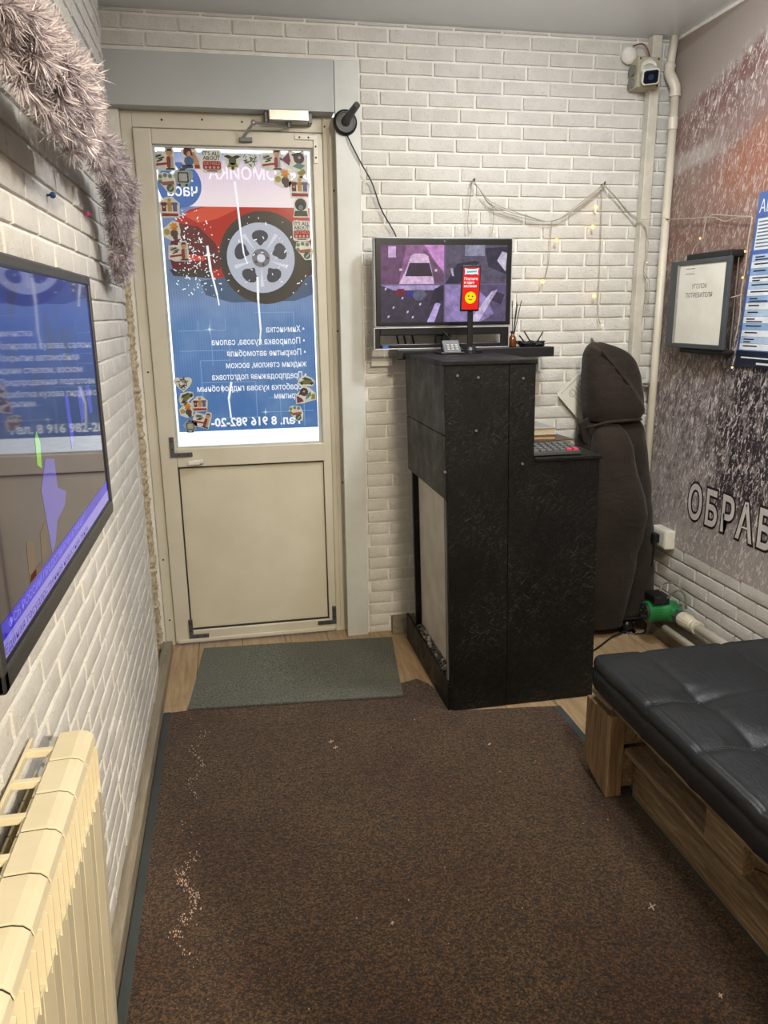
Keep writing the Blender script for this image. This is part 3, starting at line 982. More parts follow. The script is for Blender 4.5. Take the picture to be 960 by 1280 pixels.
        pl(disc(-0.2, -0.36, 0.07, 8), 'foot', dark, 2)
        pl(disc(0.16, -0.36, 0.07, 8), 'foot', dark, 2)
    elif kind == 'polisher':
        pl([(-0.4, -0.3), (0.0, -0.5), (0.4, -0.4), (0.46, 0.0), (0.4, 0.4), (0.1, 0.5), (-0.15, 0.3), (-0.42, 0.1)], 'backing', C_EDGE, 0, True)
        st = []
        for i in range(14):
            r_ = 0.24 if i % 2 == 0 else 0.15
            st.append((0.14 + r_ * cos(i * pi / 7), 0.2 + r_ * sin(i * pi / 7)))
        pl(st, 'hair', orange, 1)
        pl(disc(-0.22, -0.06, 0.16, 8), 'glove', ('ochre', (170, 150, 80)), 1)
        pl(disc(0.14, -0.14, 0.2, 10), 'body', ('slate', (76, 66, 66)), 2)
        pl(disc(0.18, -0.34, 0.13, 8), 'pad', brown, 3)
        pl(disc(0.16, 0.08, 0.09, 8), 'face', ('amber', (190, 110, 50)), 3)
    elif kind == 'shirts':
        pl([(-0.5, 0.2), (-0.3, 0.34), (-0.15, 0.48), (0.2, 0.5), (0.36, 0.34), (0.52, 0.2), (0.46, -0.44), (-0.4, -0.48), (-0.46, -0.1)], 'backing', C_EDGE, 0, True)
        for cx_, c_ in ((-0.24, ('maroon', (94, 40, 44))), (0.03, ('mustard', (176, 138, 72))), (0.28, ('violet', (96, 92, 136)))):
            pl([(cx_ - 0.1, -0.18), (cx_ + 0.1, -0.18), (cx_ + 0.1, 0.14), (cx_ + 0.17, 0.1), (cx_ + 0.12, 0.24), (cx_ - 0.12, 0.24), (cx_ - 0.17, 0.1), (cx_ - 0.1, 0.14)], 'shirt', c_, 1 if cx_ else 2)
        pl(disc(-0.24, 0.02, 0.05, 8), 'badge', ('pink', (206, 160, 152)), 3)
        pl([(-0.36, -0.4), (0.42, -0.4), (0.42, -0.27), (-0.36, -0.25)], 'lettering_block', red, 2)
        pl(disc(0.03, 0.34, 0.09, 8), 'head', ('mustard', (176, 138, 72)), 2)
    elif kind == 'helmet':
        pl([(-0.42, -0.46), (0.42, -0.46), (0.38, -0.2), (0.36, 0.3), (0.18, 0.5), (-0.18, 0.5), (-0.36, 0.3), (-0.36, -0.2)], 'backing', C_EDGE, 0, True)
        pl(disc(0, 0.16, 0.3, 16), 'hood', ('moss_dark', (62, 62, 50)), 1)
        pl([(-0.36, -0.4), (0.36, -0.4), (0.3, -0.14), (-0.3, -0.14)], 'shoulders', ('moss', (104, 104, 76)), 2)
        pl(disc(0, 0.06, 0.2, 14), 'visor', dark, 3)
        pl(disc(0, 0.03, 0.13, 12), 'face', ('slate_blue', (110, 118, 130)), 4)
    elif kind == 'car':
        pl([(-0.5, -0.2), (-0.3, -0.34), (0.4, -0.26), (0.52, 0.0), (0.3, 0.2), (-0.1, 0.34), (-0.42, 0.1)], 'backing', C_EDGE, 0, True)
        pl([(-0.44, -0.12), (-0.1, 0.06), (0.44, 0.0), (0.44, -0.14), (-0.24, -0.22)], 'car_body', ('fern', (92, 116, 66)), 1)
        pl([(-0.26, 0.08), (-0.08, 0.22), (0.24, 0.14), (0.36, 0.02), (-0.1, 0.06)], 'car_roof', ('moss_dark', (62, 62, 50)), 2)
        pl([(-0.2, -0.1), (0.3, -0.06), (0.3, -0.12), (-0.2, -0.16)], 'stripe', ('rust', (150, 92, 70)), 3)
        pl(disc(-0.24, -0.16, 0.08, 8), 'wheel', dark, 3)
        pl(disc(0.32, -0.12, 0.08, 8), 'wheel', dark, 3)
    return t
for (x, z, s, r_, kd, lb) in (
    (-0.206, 2.005, 0.088, 0, 'detailer', 'sticker of a red-torsoed man beside lettering, at the top left corner of the glass'),
    (-0.105, 2.008, 0.082, 0, 'worker', 'sticker of a maroon-haired figure in blue overall, second along the top edge'),
    (-0.024, 2.0, 0.082, 0, 'slogan', "red and grey IT'S ALL ABOUT sticker along the top edge of the glass"),
    (0.056, 2.002, 0.074, 0, 'horned', 'sticker of a dark horned head with an olive collar'),
    (0.126, 2.005, 0.072, 0.1, 'heart', 'grey scribbled heart sticker along the top edge of the glass'),
    (0.206, 2.012, 0.084, 0, 'detailer', 'sticker of a red-torsoed man beside lettering, right of the scribbled heart'),
    (0.30, 2.0, 0.11, 0, 'graffiti', 'purple graffiti sticker at the top right corner of the glass'),
    (-0.200, 1.92, 0.08, 0, 'spray', 'sage green leafy sticker with a bottle, on the left edge by the round blue badge'),
    (-0.137, 1.94, 0.075, 0, 'robot', 'small square-faced robot sticker on the round blue badge'),
    (0.247, 1.946, 0.078, 0, 'polisher', 'orange-haired polisher sticker over the mirrored title'),
    (0.312, 1.912, 0.084, 0, 'shirts', 'sticker of three coloured shirts on the right edge of the glass'),
    (-0.198, 1.83, 0.080, 0, 'shirts', 'sticker of three coloured shirts on the left edge beside the red car'),
    (-0.196, 1.745, 0.076, 0, 'polisher', 'orange-haired polisher sticker on the left edge beside the red car'),
    (-0.175, 1.668, 0.08, 0, 'detailer', 'sticker of a red-torsoed man below the left polisher sticker'),
    (0.316, 1.835, 0.078, 0, 'helmet', 'olive hooded helmet sticker on the right edge of the glass'),
    (0.316, 1.748, 0.078, 0, 'slogan', "red and grey IT'S ALL ABOUT sticker on the right edge beside the wheel"),
    (0.322, 1.672, 0.08, 0, 'spray', 'sage green leafy sticker on the right edge beside the wheel'),
    (-0.196, 1.148, 0.074, 0, 'heart', 'grey scribbled heart sticker on the lower left edge'),
    (-0.190, 1.093, 0.072, 0.6, 'car', 'tilted green car sticker under the lower left heart'),
    (-0.136, 1.063, 0.066, 0, 'shirts', 'sticker of three coloured shirts at the lower left corner'),
    (-0.192, 1.04, 0.066, 0.1, 'polisher', 'orange-haired polisher sticker at the lower left corner'),
    (-0.130, 1.0, 0.074, -0.35, 'detailer', 'tilted sticker of a red-torsoed man at the lower left corner'),
    (-0.180, 0.972, 0.058, 0, 'robot', 'square-faced robot sticker at the very bottom left of the film'),
    (0.312, 1.146, 0.074, -0.1, 'car', 'green car sticker on the lower right edge'),
    (0.306, 1.08, 0.09, 0.9, 'graffiti', 'purple graffiti sticker on the lower right edge'),
    (0.262, 1.01, 0.072, 0, 'spray', 'sage green leafy sticker over the telephone number')):
    sticker(x, z, s, r_, kd, lb)

# door closer on the frame head
t = thing('door_closer', 'silver hydraulic door closer above the glass, folded arm', 'door closer', (0.275, 3.26, 2.155))
MB().box(0.198, 0.352, 3.212, 3.275, 2.134, 2.178).build('body', M_STEEL, t, bevel=0.004)
MB().box(0.184, 0.199, 3.235, 3.288, 2.132, 2.176).box(0.351, 0.366, 3.235, 3.288, 2.132, 2.176).build('mounting_lug', M_DARKMETAL, t, bevel=0.002)
MB().tube([(0.275, 3.24, 2.134), (0.275, 3.24, 2.116)], 0.011, 12).build('pivot', M_DARKMETAL, t, smooth=False)
MB().tube([(0.275, 3.24, 2.12), (0.14, 3.205, 2.122)], 0.006, 8).build('arm', M_STEEL, t)
MB().tube([(0.14, 3.205, 2.122), (0.10, 3.262, 2.082)], 0.006, 8).ball((0.14, 3.205, 2.122), 0.011, 10, 8).build('link', M_STEEL, t)
MB().box(0.085, 0.135, 3.258, 3.2775, 2.066, 2.082).build('foot_plate', M_DARKMETAL, t, bevel=0.002)

# antenna with round base on the white trim
t = thing('antenna', 'black stub antenna on a round base, stuck to the white door trim', 'antenna', (0.49, 3.214, 2.134))
MB().tube([(0.49, 3.214, 2.134), (0.49, 3.203, 2.134), (0.49, 3.196, 2.134)], [0.047, 0.046, 0.036], 32).build('base', M_BLACK, t)
b = MB()
b.tube([(0.49 + 0.036 * cos(a), 3.195, 2.134 + 0.036 * sin(a)) for a in [2 * pi * i / 24 for i in range(25)]], 0.003, 6, False)
b.build('base_ring', M_DARKMETAL, t, smooth=True)
MB().tube([(0.49, 3.2, 2.134), (0.496, 3.17, 2.145), (0.52, 3.10, 2.172)], [0.018, 0.014, 0.0125], 16).build('stub', mat('grey_rubber', (66, 68, 72), 0.5), t, smooth=False)
MB().tube(curve([(0.495, 3.205, 2.09), (0.52, 3.20, 2.04), (0.552, 3.205, 1.985), (0.592, 3.21, 1.92), (0.63, 3.212, 1.82), (0.688, 3.21, 1.72), (0.72, 3.2, 1.6)]), 0.0028, 6).build('cable', M_BLACK, t, smooth=True)

# ------------------------------------------------------------------ floor coverings
b = MB()
cp = [(-0.292, -0.58), (1.098, -0.58), (1.098, 2.40), (0.722, 2.448), (0.71, 2.60), (0.69, 2.672), (0.655, 2.722), (0.60, 2.705), (0.5, 2.672), (-0.292, 2.655)]
b.prism([(x, y, 0.0) for x, y in cp], (0, 0, 0.009))
t = thing('carpet', 'large dark brown cut-pile carpet with dark rubber edging, dusty along the left', 'carpet', (0.4, 1.4, 0))
b.build('pile', M_CARPET, t)
b = MB()
b.box(-0.316, -0.291, -0.58, 2.66, 0.0, 0.0095)
b.build('rubber_edge', M_RUBBER, t, bevel=0.002)
MB().box(1.096, 1.122, -0.58, 2.40, 0.0, 0.0095).build('rubber_edge', M_RUBBER, t, bevel=0.002)
b = MB()
rr = random.Random(8)
for i in range(300):
    y = rr.choice((rr.gauss(1.78, 0.05), rr.gauss(1.70, 0.03), rr.gauss(1.60, 0.05), rr.gauss(2.25, 0.18)))
    x = -0.185 + 0.02 * sin(y * 31) + rr.gauss(0, 0.008)
    if rr.random() < 0.12:
        x, y = rr.uniform(-0.2, 1.05), rr.uniform(1.0, 2.6)
    s_ = rr.uniform(0.0006, 0.0020)
    a = rr.uniform(0, pi)
    b.hexa([(x + s_ * cos(a + q), y + s_ * sin(a + q), 0.009) for q in (0, pi / 2, pi, 3 * pi / 2)], [(x + s_ * cos(a + q), y + s_ * sin(a + q), 0.0115) for q in (0, pi / 2, pi, 3 * pi / 2)])
for (x, y, l_) in ((0.93, 1.42, 0.012), (0.94, 1.16, 0.006), (0.26, 2.33, 0.009), (0.27, 2.29, 0.008), (0.3, 1.5, 0.005), (0.78, 2.2, 0.005)):
    for a in (0.3, 1.5):
        b.hexa([(x + l_ * cos(a) * s + 0.001 * q, y + l_ * sin(a) * s + 0.001 * q, 0.010) for s, q in ((-1, -1), (1, -1), (1, 1), (-1, 1))], [(x + l_ * cos(a) * s + 0.001 * q, y + l_ * sin(a) * s + 0.001 * q, 0.0125) for s, q in ((-1, -1), (1, -1), (1, 1), (-1, 1))])
o = b.build('carpet_litter', mat('pale_crumbs', (206, 178, 160), 0.9))
tag(o, 'pale crumbs and shreds trodden into the brown carpet', 'litter')
o['kind'] = 'stuff'
b = MB()
nx_, ny_ = 24, 14
c00, c10, c11, c01 = Vector((-0.23, 2.655, 0)), Vector((0.568, 2.585, 0)), Vector((0.642, 3.15, 0)), Vector((-0.188, 3.212, 0))
vs = []
for layer in (0, 1):
    for j in range(ny_ + 1):
        for i in range(nx_ + 1):
            u, v = i / nx_, j / ny_
            p = c00 * (1 - u) * (1 - v) + c10 * u * (1 - v) + c11 * u * v + c01 * (1 - u) * v
            z = 0.0015 + 0.010 * max(0, min(1, (2.74 - p.y) / 0.06)) + 0.002 * noise.noise((p.x * 4, p.y * 4, 0))
            vs.append((p.x, p.y, z + (0.007 if layer else 0)))
fs = []
N_ = (nx_ + 1) * (ny_ + 1)
for j in range(ny_):
    for i in range(nx_):
        a = j * (nx_ + 1) + i
        fs.append((N_ + a, N_ + a + 1, N_ + a + nx_ + 2, N_ + a + nx_ + 1))
        fs.append((a, a + nx_ + 1, a + nx_ + 2, a + 1))
bd = [i for i in range(nx_ + 1)] + [j * (nx_ + 1) + nx_ for j in range(1, ny_ + 1)] + [ny_ * (nx_ + 1) + i for i in range(nx_ - 1, -1, -1)] + [j * (nx_ + 1) for j in range(ny_ - 1, 0, -1)]
for a, c in zip(bd, bd[1:] + bd[:1]):
    fs.append((a, c, c + N_, a + N_))
b.add(vs, fs)
tag(b.build('doormat', M_MAT), 'grey rectangular felt doormat lying in front of the door', 'doormat')

# ------------------------------------------------------------------ counter
t = thing('reception_counter', 'tall black painted strand-board counter with a lower right step', 'counter', (0.99, 2.75, 0))
def sh(x, z):
    return x - 0.024 * z
def slab(b, x0, x1, y0, y1, z0, z1):
    b.hexa([(sh(x0, z0), y0, z0), (sh(x1, z0), y0, z0), (sh(x1, z0), y1, z0), (sh(x0, z0), y1, z0)], [(sh(x0, z1), y0, z1), (sh(x1, z1), y0, z1), (sh(x1, z1), y1, z1), (sh(x0, z1), y1, z1)])
CY, CB = 2.455, 3.03
b = MB()
b.prism([(sh(x, z), CY, z) for x, z in ((0.718, 0.002), (0.932, 0.002), (0.936, 1.252), (0.716, 1.252))], (0, 0.018, 0))
b.build('front_panel', M_OSB, t, bevel=0.002)
b = MB()
b.prism([(sh(x, z), CY + 0.001, z) for x, z in ((0.9335, 0.002), (1.277, 0.002), (1.272, 0.925), (1.028, 0.925), (1.031, 1.252), (0.9375, 1.252))], (0, 0.018, 0))
b.build('front_panel', M_OSB, t, bevel=0.002)
b = MB(); slab(b, 0.712, 0.728, CY + 0.001, CB, 1.022, 1.252); b.build('side_panel', M_OSB, t, bevel=0.002)
b = MB(); slab(b, 0.712, 0.728, CY + 0.001, CB, 0.80, 1.019); b.build('side_panel', M_OSB, t, bevel=0.002)
b = MB(); slab(b, 0.708, 1.036, CY - 0.004, CB + 0.005, 1.252, 1.268); b.build('top_board', M_OSB, t, bevel=0.003)
b = MB(); slab(b, 1.03, 1.28, CY - 0.003, CB, 0.918, 0.932); b.build('desk_board', M_OSB, t, bevel=0.003)
b = MB(); slab(b, 1.256, 1.272, CY + 0.018, CB, 0.002, 0.918); b.build('end_panel', M_OSB, t, bevel=0.002)
b = MB(); slab(b, 1.016, 1.03, CY + 0.018, CB, 0.92, 1.252); b.build('step_panel', M_OSB, t, bevel=0.002)
b = MB(); slab(b, 0.80, 1.25, CB - 0.016, CB, 0.002, 0.918); slab(b, 0.80, 1.016, CB - 0.016, CB, 0.918, 1.25); b.build('back_panel', M_OSB, t, bevel=0.002)
b = MB(); slab(b, 0.750, 0.762, CY + 0.02, CB - 0.02, 0.0, 0.84); b.build('niche_panel', mat('white_scuffed_board', (205, 198, 186), 0.6, col2=(186, 176, 160), vs=8), t)
b = MB(); slab(b, 0.726, 0.765, CB - 0.015, CB + 0.002, 0.0, 0.80); b.build('niche_end', M_OSB, t)
b = MB(); slab(b, 0.714, 0.724, CY + 0.018, CY + 0.036, 0.1, 0.80); b.build('corner_post', mat('grey_edge_strip', (104, 100, 92), 0.6), t)
b = MB(); b.prism([(0.708, CY - 0.002, 0.002), (0.708, CB + 0.1, 0.002), (0.705, CB + 0.1, 0.125), (0.705, CY - 0.002, 0.118)], (0.010, 0, 0)); b.build('kick_board', M_OSB, t, bevel=0.002)
b = MB(); b.box(0.7185, 0.750, CY + 0.03, CB - 0.02, 0.0, 0.095); b.build('pebble_tray', M_BLACKMATT, t)
rr = random.Random(3)
peb = [MB() for _ in range(3)]
for i in range(330):
    q = peb[rr.choice((0, 0, 1, 2))]
    q.ball((rr.uniform(0.722, 0.745), rr.uniform(CY + 0.03, CB - 0.02), 0.098 + rr.uniform(0, 0.022)), rr.uniform(0.007, 0.012), 6, 4, (1, rr.uniform(0.8, 1.5), 0.7))
for q, m in zip(peb, (mat('dark_pebble', (70, 68, 64), 0.6), mat('mid_pebble', (116, 112, 104), 0.6), mat('pale_pebble', (182, 176, 164), 0.6))):
    o = q.build('pebbles', m, t, smooth=True)
    o['kind'] = 'stuff'
b = MB()
for (x, z) in ((0.828, 1.212), (0.82, 1.036), (0.757, 1.22), (0.985, 1.205), (0.71, 0.9), (0.985, 0.915)):
    b.tube([(sh(x, z), CY - 0.004, z), (sh(x, z), CY + 0.001, z)], 0.0042, 10)
b.build('screw_head', M_STEEL, t)

# wall shelf behind the counter
o = MB().box(0.655, 1.318, 3.045, 3.212, 1.240, 1.279).build('wall_shelf', mat('black_shelf_laminate', (28, 28, 30), 0.4), None, bevel=0.003)
tag(o, 'narrow black wall shelf behind the counter carrying the computer', 'shelf')
o = MB().box(0.578, 0.668, 3.209, 3.216, 1.206, 1.238).build('label_strip', M_PAPER, None, bevel=0.001)
tag(o, 'white paper label stuck on the bricks left of the black shelf', 'label')

# all-in-one computer
t = thing('computer', 'black all-in-one computer with silver rim showing four camera views', 'computer', (0.855, 3.12, 1.28))
MY = 3.085
M_SILV = mat('silver_plastic', (196, 198, 200), 0.35, 0.2)
MB().box(0.5715, 1.1405, MY - 0.002, MY + 0.04, 1.3655, 1.7085).build('casing', M_SILV, t, bevel=0.008, seg=3)
MB().box(0.5755, 1.1365, MY - 0.004, MY + 0.01, 1.3695, 1.7045).build('bezel', M_BLACK, t, bevel=0.005)
MB().tube([(0.856, MY - 0.0045, 1.692), (0.856, MY - 0.003, 1.692)], 0.004, 10).build('webcam', M_DARKMETAL, t)
def PM(u, v, d=0.0):
    return (0.597 + u * 0.517, MY - 0.0052 - d, 1.384 + v * 0.294)
def scr(pts, c, es=0.9, d=0.0, nm='picture', P=PM, par=None):
    key = 'screen_%d_%d_%d' % c
    if key not in MC:
        k = NT(key)
        k.b.inputs['Base Color'].default_value = (0.01, 0.01, 0.012, 1)
        k.b.inputs['Roughness'].default_value = 0.25
        k.l(k.ramp(k.noise(26, 5, 0.7), [(0.3, tuple(v * 0.72 for v in c)), (0.7, tuple(min(255, v * 1.14) for v in c))]), k.b.inputs['Emission Color'])
        k.b.inputs['Emission Strength'].default_value = es
        MC[key] = k.m
    return flat(pts, nm, MC[key], par, d, P)
sc_ = scr([(0, 0), (1, 0), (1, 1), (0, 1)], (86, 74, 98), 0.9, 0, 'screen', par=t)
D1, D2, D3, D4 = 0.0003, 0.0006, 0.0009, 0.0012
q = lambda pts, c, d=D1, es=0.9: scr(pts, c, es, d, 'picture', par=sc_)
q([(0, 0.5), (0.495, 0.5), (0.495, 1), (0, 1)], (150, 100, 146))
q([(0, 0.5), (0.14, 0.5), (0.2, 1.0), (0, 1.0)], (106, 70, 106), D2)
q([(0.06, 0.84), (0.12, 0.84), (0.12, 0.98), (0.06, 0.98)], (214, 176, 232), D3)
q([(0.34, 1), (0.495, 0.62), (0.495, 1)], (214, 150, 214), D2)
q([(0.36, 0.5), (0.495, 0.5), (0.495, 0.66), (0.33, 0.95)], (112, 82, 108), D2)
q([(0.14, 0.5), (0.19, 0.66), (0.235, 0.86), (0.26, 0.89), (0.34, 0.89), (0.37, 0.86), (0.40, 0.66), (0.42, 0.5)], (226, 190, 226), D3)
q([(0.19, 0.60), (0.225, 0.77), (0.38, 0.77), (0.405, 0.60)], (58, 44, 60), D4)
q([(0.145, 0.67), (0.17, 0.67), (0.165, 0.70), (0.145, 0.70)], (226, 200, 230), D4)
q([(0.42, 0.66), (0.44, 0.66), (0.44, 0.69), (0.425, 0.69)], (226, 200, 230), D4)
q([(0.505, 0.5), (1, 0.5), (1, 1), (0.505, 1)], (92, 86, 106))
q([(0.66, 0.86), (0.82, 0.86), (0.82, 1), (0.66, 1)], (146, 146, 170), D2)
q([(0.505, 0.5), (0.62, 0.5), (0.78, 0.78), (0.74, 0.8), (0.6, 0.76)], (50, 46, 66), D2)
q([(0.85, 0.72), (1, 0.62), (1, 0.98), (0.82, 0.96)], (54, 50, 70), D2)
q([(0.92, 0.8), (0.99, 0.66), (1, 0.9), (0.96, 0.92)], (206, 200, 222), D3)
q([(0.56, 0.6), (0.575, 0.6), (0.565, 0.7), (0.545, 0.7)], (180, 172, 200), D3)
q([(0, 0), (0.495, 0), (0.495, 0.488), (0, 0.488)], (64, 56, 74))
q([(0.1, 0.42), (0.42, 0.42), (0.47, 0.485), (0.0, 0.485)], (176, 158, 208), D2)
q([(0.11, 0.38), (0.13, 0.44), (0.18, 0.44), (0.2, 0.36), (0.13, 0.34)], (120, 34, 62), D3)
q([(0.2, 0.34), (0.25, 0.34), (0.25, 0.4), (0.2, 0.4)], (50, 44, 150), D3)
q([(0.245, 0.35), (0.27, 0.43), (0.34, 0.42), (0.36, 0.36), (0.32, 0.28), (0.27, 0.29)], (92, 96, 120), D3)
q([(0.36, 0.0), (0.42, 0.0), (0.47, 0.24), (0.43, 0.26)], (190, 168, 226), D2)
q([(0.37, 0.2), (0.495, 0.3), (0.495, 0.47), (0.42, 0.44)], (48, 42, 58), D3)
for (u, v) in ((0.05, 0.06), (0.2, 0.12), (0.09, 0.18), (0.3, 0.22), (0.24, 0.05), (0.16, 0.3), (0.03, 0.42)):
    q([(u, v), (u + 0.014, v + 0.01), (u + 0.016, v + 0.035), (u + 0.002, v + 0.03)], (214, 196, 236), D3)
q([(0.505, 0), (1, 0), (1, 0.488), (0.505, 0.488)], (150, 132, 186))
q([(0.72, 0.488), (0.85, 0.3), (0.9, 0.1), (0.8, 0), (1, 0), (1, 0.488)], (96, 84, 118), D2)
q([(0.7, 0.0), (0.88, 0.4), (0.93, 0.42), (0.78, 0)], (206, 190, 232), D3)
q([(0.86, 0.3), (0.96, 0.22), (0.99, 0.36), (0.9, 0.4)], (56, 50, 70), D3)
b = MB()
for u0, u1, v0, v1 in ((0, 1, 0.488, 0.5), (0.495, 0.505, 0, 1)):
    b.add([PM(u0, v0, 0.0014), PM(u1, v0, 0.0014), PM(u1, v1, 0.0014), PM(u0, v1, 0.0014)], [(0, 1, 2, 3)])
b.build('divider', glow('screen_divider', (120, 104, 140), 0.9), sc_)
b = MB()
ring(b, 0.572, 1.132, 1.2795, 1.363, 0.022, 0.03, 0.02, 0.03, MY + 0.002, MY + 0.02)
b.build('stand', M_BLACK, t, bevel=0.003)
b = MB()
ring(b, 0.569, 1.135, 1.2793, 1.3645, 0.0035, 0.0035, 0.0035, 0.0035, MY, MY + 0.022)
b.build('stand_rim', M_SILV, t, bevel=0.001)
MB().box(0.83, 0.89, MY + 0.02, MY + 0.05, 1.2795, 1.42).build('support', M_BLACK, t, bevel=0.003)
MB().box(0.604, 0.626, MY + 0.0005, MY + 0.003, 1.284, 1.293).build('indicator', glow('blue_indicator', (74, 120, 200), 1.0), t)
b = MB()
for x in (0.68, 0.71, 0.745):
    b.tube(curve([(x, 3.16, 1.36), (x - 0.005, 3.15, 1.33), (x + 0.008, 3.16, 1.283)]), 0.004, 6)
b.build('cable', M_BLACK, t, smooth=True)

# payment terminal stand on the counter top
t = thing('payment_stand', 'black payment stand with a phone-sized red screen and yellow smiling face', 'payment terminal', (0.925, 2.9, 1.268))
TY = 2.885
tiltx = 0.006
def slabt(b, x0, x1, z0, z1, y0, y1):
    dx = lambda z: tiltx * (z - 1.43) / 0.16
    b.hexa([(x0 + dx(z0), y0, z0), (x1 + dx(z0), y0, z0), (x1 + dx(z0), y1, z0), (x0 + dx(z0), y1, z0)], [(x0 + dx(z1), y0, z1), (x1 + dx(z1), y0, z1), (x1 + dx(z1), y1, z1), (x0 + dx(z1), y1, z1)])
b = MB(); slabt(b, 0.864, 0.938, 1.424, 1.592, TY, TY + 0.012); b.build('display', M_BLACK, t, bevel=0.004, seg=3)
def PT(u, v, d=0.0):
    z = 1.431 + v * 0.152
    return (0.869 + u * 0.064 + tiltx * (z - 1.43) / 0.16, TY - 0.0012 - d, z)
sc_ = flat([(0, 0), (1, 0), (1, 1), (0, 1)], 'screen', glow('pay_red', (236, 36, 24), 1.0, 0.2), t, 0, PT)
flat([(0, 0.8), (1, 0.8), (1, 1), (0, 1)], 'screen_top', glow('pay_crimson', (206, 40, 66), 1.0, 0.2), sc_, 0.0002, PT)
flat([(0.08, 0.82), (0.2, 0.84), (0.5, 0.83), (0.8, 0.84), (0.92, 0.82), (0.88, 0.9), (0.92, 0.98), (0.7, 0.96), (0.3, 0.96), (0.06, 0.98), (0.1, 0.9)], 'logo_card', glow('pay_white', (232, 244, 244), 1.0, 0.2), sc_, 0.0004, PT)
flat([(0.2, 0.87), (0.8, 0.885), (0.8, 0.92), (0.2, 0.91)], 'logo_stroke', glow('pay_teal', (96, 184, 190), 1.0, 0.2), sc_, 0.0006, PT)
for i, (s_, w_) in enumerate((('Платите', 0.052), ('в одно', 0.040), ('касание', 0.050))):
    p0 = PT(0.06, 0.70 - i * 0.085)
    write(s_, 0.0135, (lambda p0: lambda u, v, d: (p0[0] + u, p0[1] - 0.0006, p0[2] + v))(p0), 'lettering', G_WHITE, sc_, width=w_, bold=0.0003)
asp = 0.064 / 0.152
flat([(u, 0.28 + (v - 0.28) * asp) for u, v in disc(0.5, 0.28, 0.34, 28)], 'smiley', glow('pay_yellow', (250, 226, 10), 1.0, 0.2), sc_, 0.0006, PT)
for cu, cv in ((0.38, 0.32), (0.62, 0.31)):
    flat([(u, cv + (v - cv) * asp) for u, v in disc(cu, cv, 0.045, 10)], 'smiley_eye', glow('pay_black', (40, 30, 10), 1.0), sc_, 0.0008, PT)
flat([(0.36, 0.262), (0.44, 0.24), (0.56, 0.24), (0.64, 0.262), (0.57, 0.222), (0.43, 0.222)], 'smiley_mouth', glow('pay_black', (40, 30, 10), 1.0), sc_, 0.0008, PT)
MB().box(0.897, 0.918, TY + 0.006, TY + 0.02, 1.29, 1.44).build('post', M_BLACK, t, bevel=0.004)
MB().tube([(0.908, TY + 0.02, 1.268), (0.908, TY + 0.02, 1.281), (0.908, TY + 0.02, 1.286), (0.908, TY + 0.015, 1.298)], [0.052, 0.052, 0.03, 0.016], 28).build('foot', M_BLACK, t)

# card reader lying beside it
t = thing('card_reader', 'small grey card reader with keypad propped on a black cradle', 'card reader', (0.83, 2.88, 1.268))
MB().box(0.775, 0.868, 2.83, 2.92, 1.268, 1.277).build('cradle', M_BLACK, t, bevel=0.003)
b = MB()
b.hexa([(0.79, 2.835, 1.277), (0.855, 2.835, 1.277), (0.855, 2.85, 1.277), (0.79, 2.85, 1.277)], [(0.797, 2.90, 1.318), (0.862, 2.90, 1.318), (0.862, 2.912, 1.309), (0.797, 2.912, 1.309)])
b.build('body', mat('grey_reader_plastic', (112, 118, 124), 0.4), t, bevel=0.002)
b = MB()
for i in range(3):
    for j in range(3):
        u, v = 0.2 + i * 0.25, 0.15 + j * 0.18
        x, y, z = 0.79 + 0.065 * u + 0.007 * v, 2.835 + 0.065 * v - 0.0015, 1.277 + 0.041 * v + 0.002
        b.box(x, x + 0.009, y - 0.001, y + 0.003, z, z + 0.004)
b.build('key', M_WHITEPL, t)
MB().tube(curve([(0.835, 2.90, 1.31), (0.83, 2.93, 1.33), (0.815, 2.95, 1.345), (0.82, 2.99, 1.30), (0.83, 3.02, 1.275)]), 0.003, 6).build('cable', M_BLACK, t, smooth=True)

# reed diffuser and heap of wires on the shelf
t = thing('reed_diffuser', 'amber glass reed diffuser bottle with dark sticks, right of the computer', 'diffuser', (1.155, 3.1, 1.279))
M_AMBER = mat('amber_glass', (112, 64, 20), 0.08, col2=(92, 50, 14), coat=0.5)
MB().tube([(1.155, 3.1, z) for z in (1.279, 1.281, 1.315, 1.323, 1.327, 1.338)], [0.0135, 0.0155, 0.0155, 0.011, 0.007, 0.007], 20).build('bottle', M_AMBER, t, smooth=True)
MB().tube([(1.155, 3.1, 1.336), (1.155, 3.1, 1.342)], 0.0085, 16).build('collar', M_BLACK, t)
for dx, dy, h in ((-0.006, 0.0, 0.125), (0.018, 0.01, 0.12), (0.03, -0.01, 0.125), (0.01, -0.02, 0.11)):
    MB().tube([(1.155, 3.1, 1.30), (1.155 + dx, 3.1 + dy, 1.34 + h)], 0.0016, 6).build('reed', M_BLACKMATT, t)
t = thing('cable_heap', 'tangled heap of black cables at the right end of the black shelf', 'cables', (1.24, 3.12, 1.279))
rr = random.Random(12)
for i in range(9):
    pts = [(1.235 + rr.uniform(-0.05, 0.06), 3.1 + rr.uniform(-0.03, 0.05), 1.283 + rr.uniform(0, 0.018)) for _ in range(6)]
    if i in (2, 5, 7):
        pts.append((1.22 + rr.uniform(-0.05, 0.08), 3.1, 1.318 + rr.uniform(0, 0.025)))
    MB().tube(curve(pts, 5), 0.003, 6).build('cable', M_BLACK, t, smooth=True)
MB().box(1.2, 1.29, 3.08, 3.15, 1.279, 1.296).build('plug_block', M_BLACK, t, bevel=0.006)

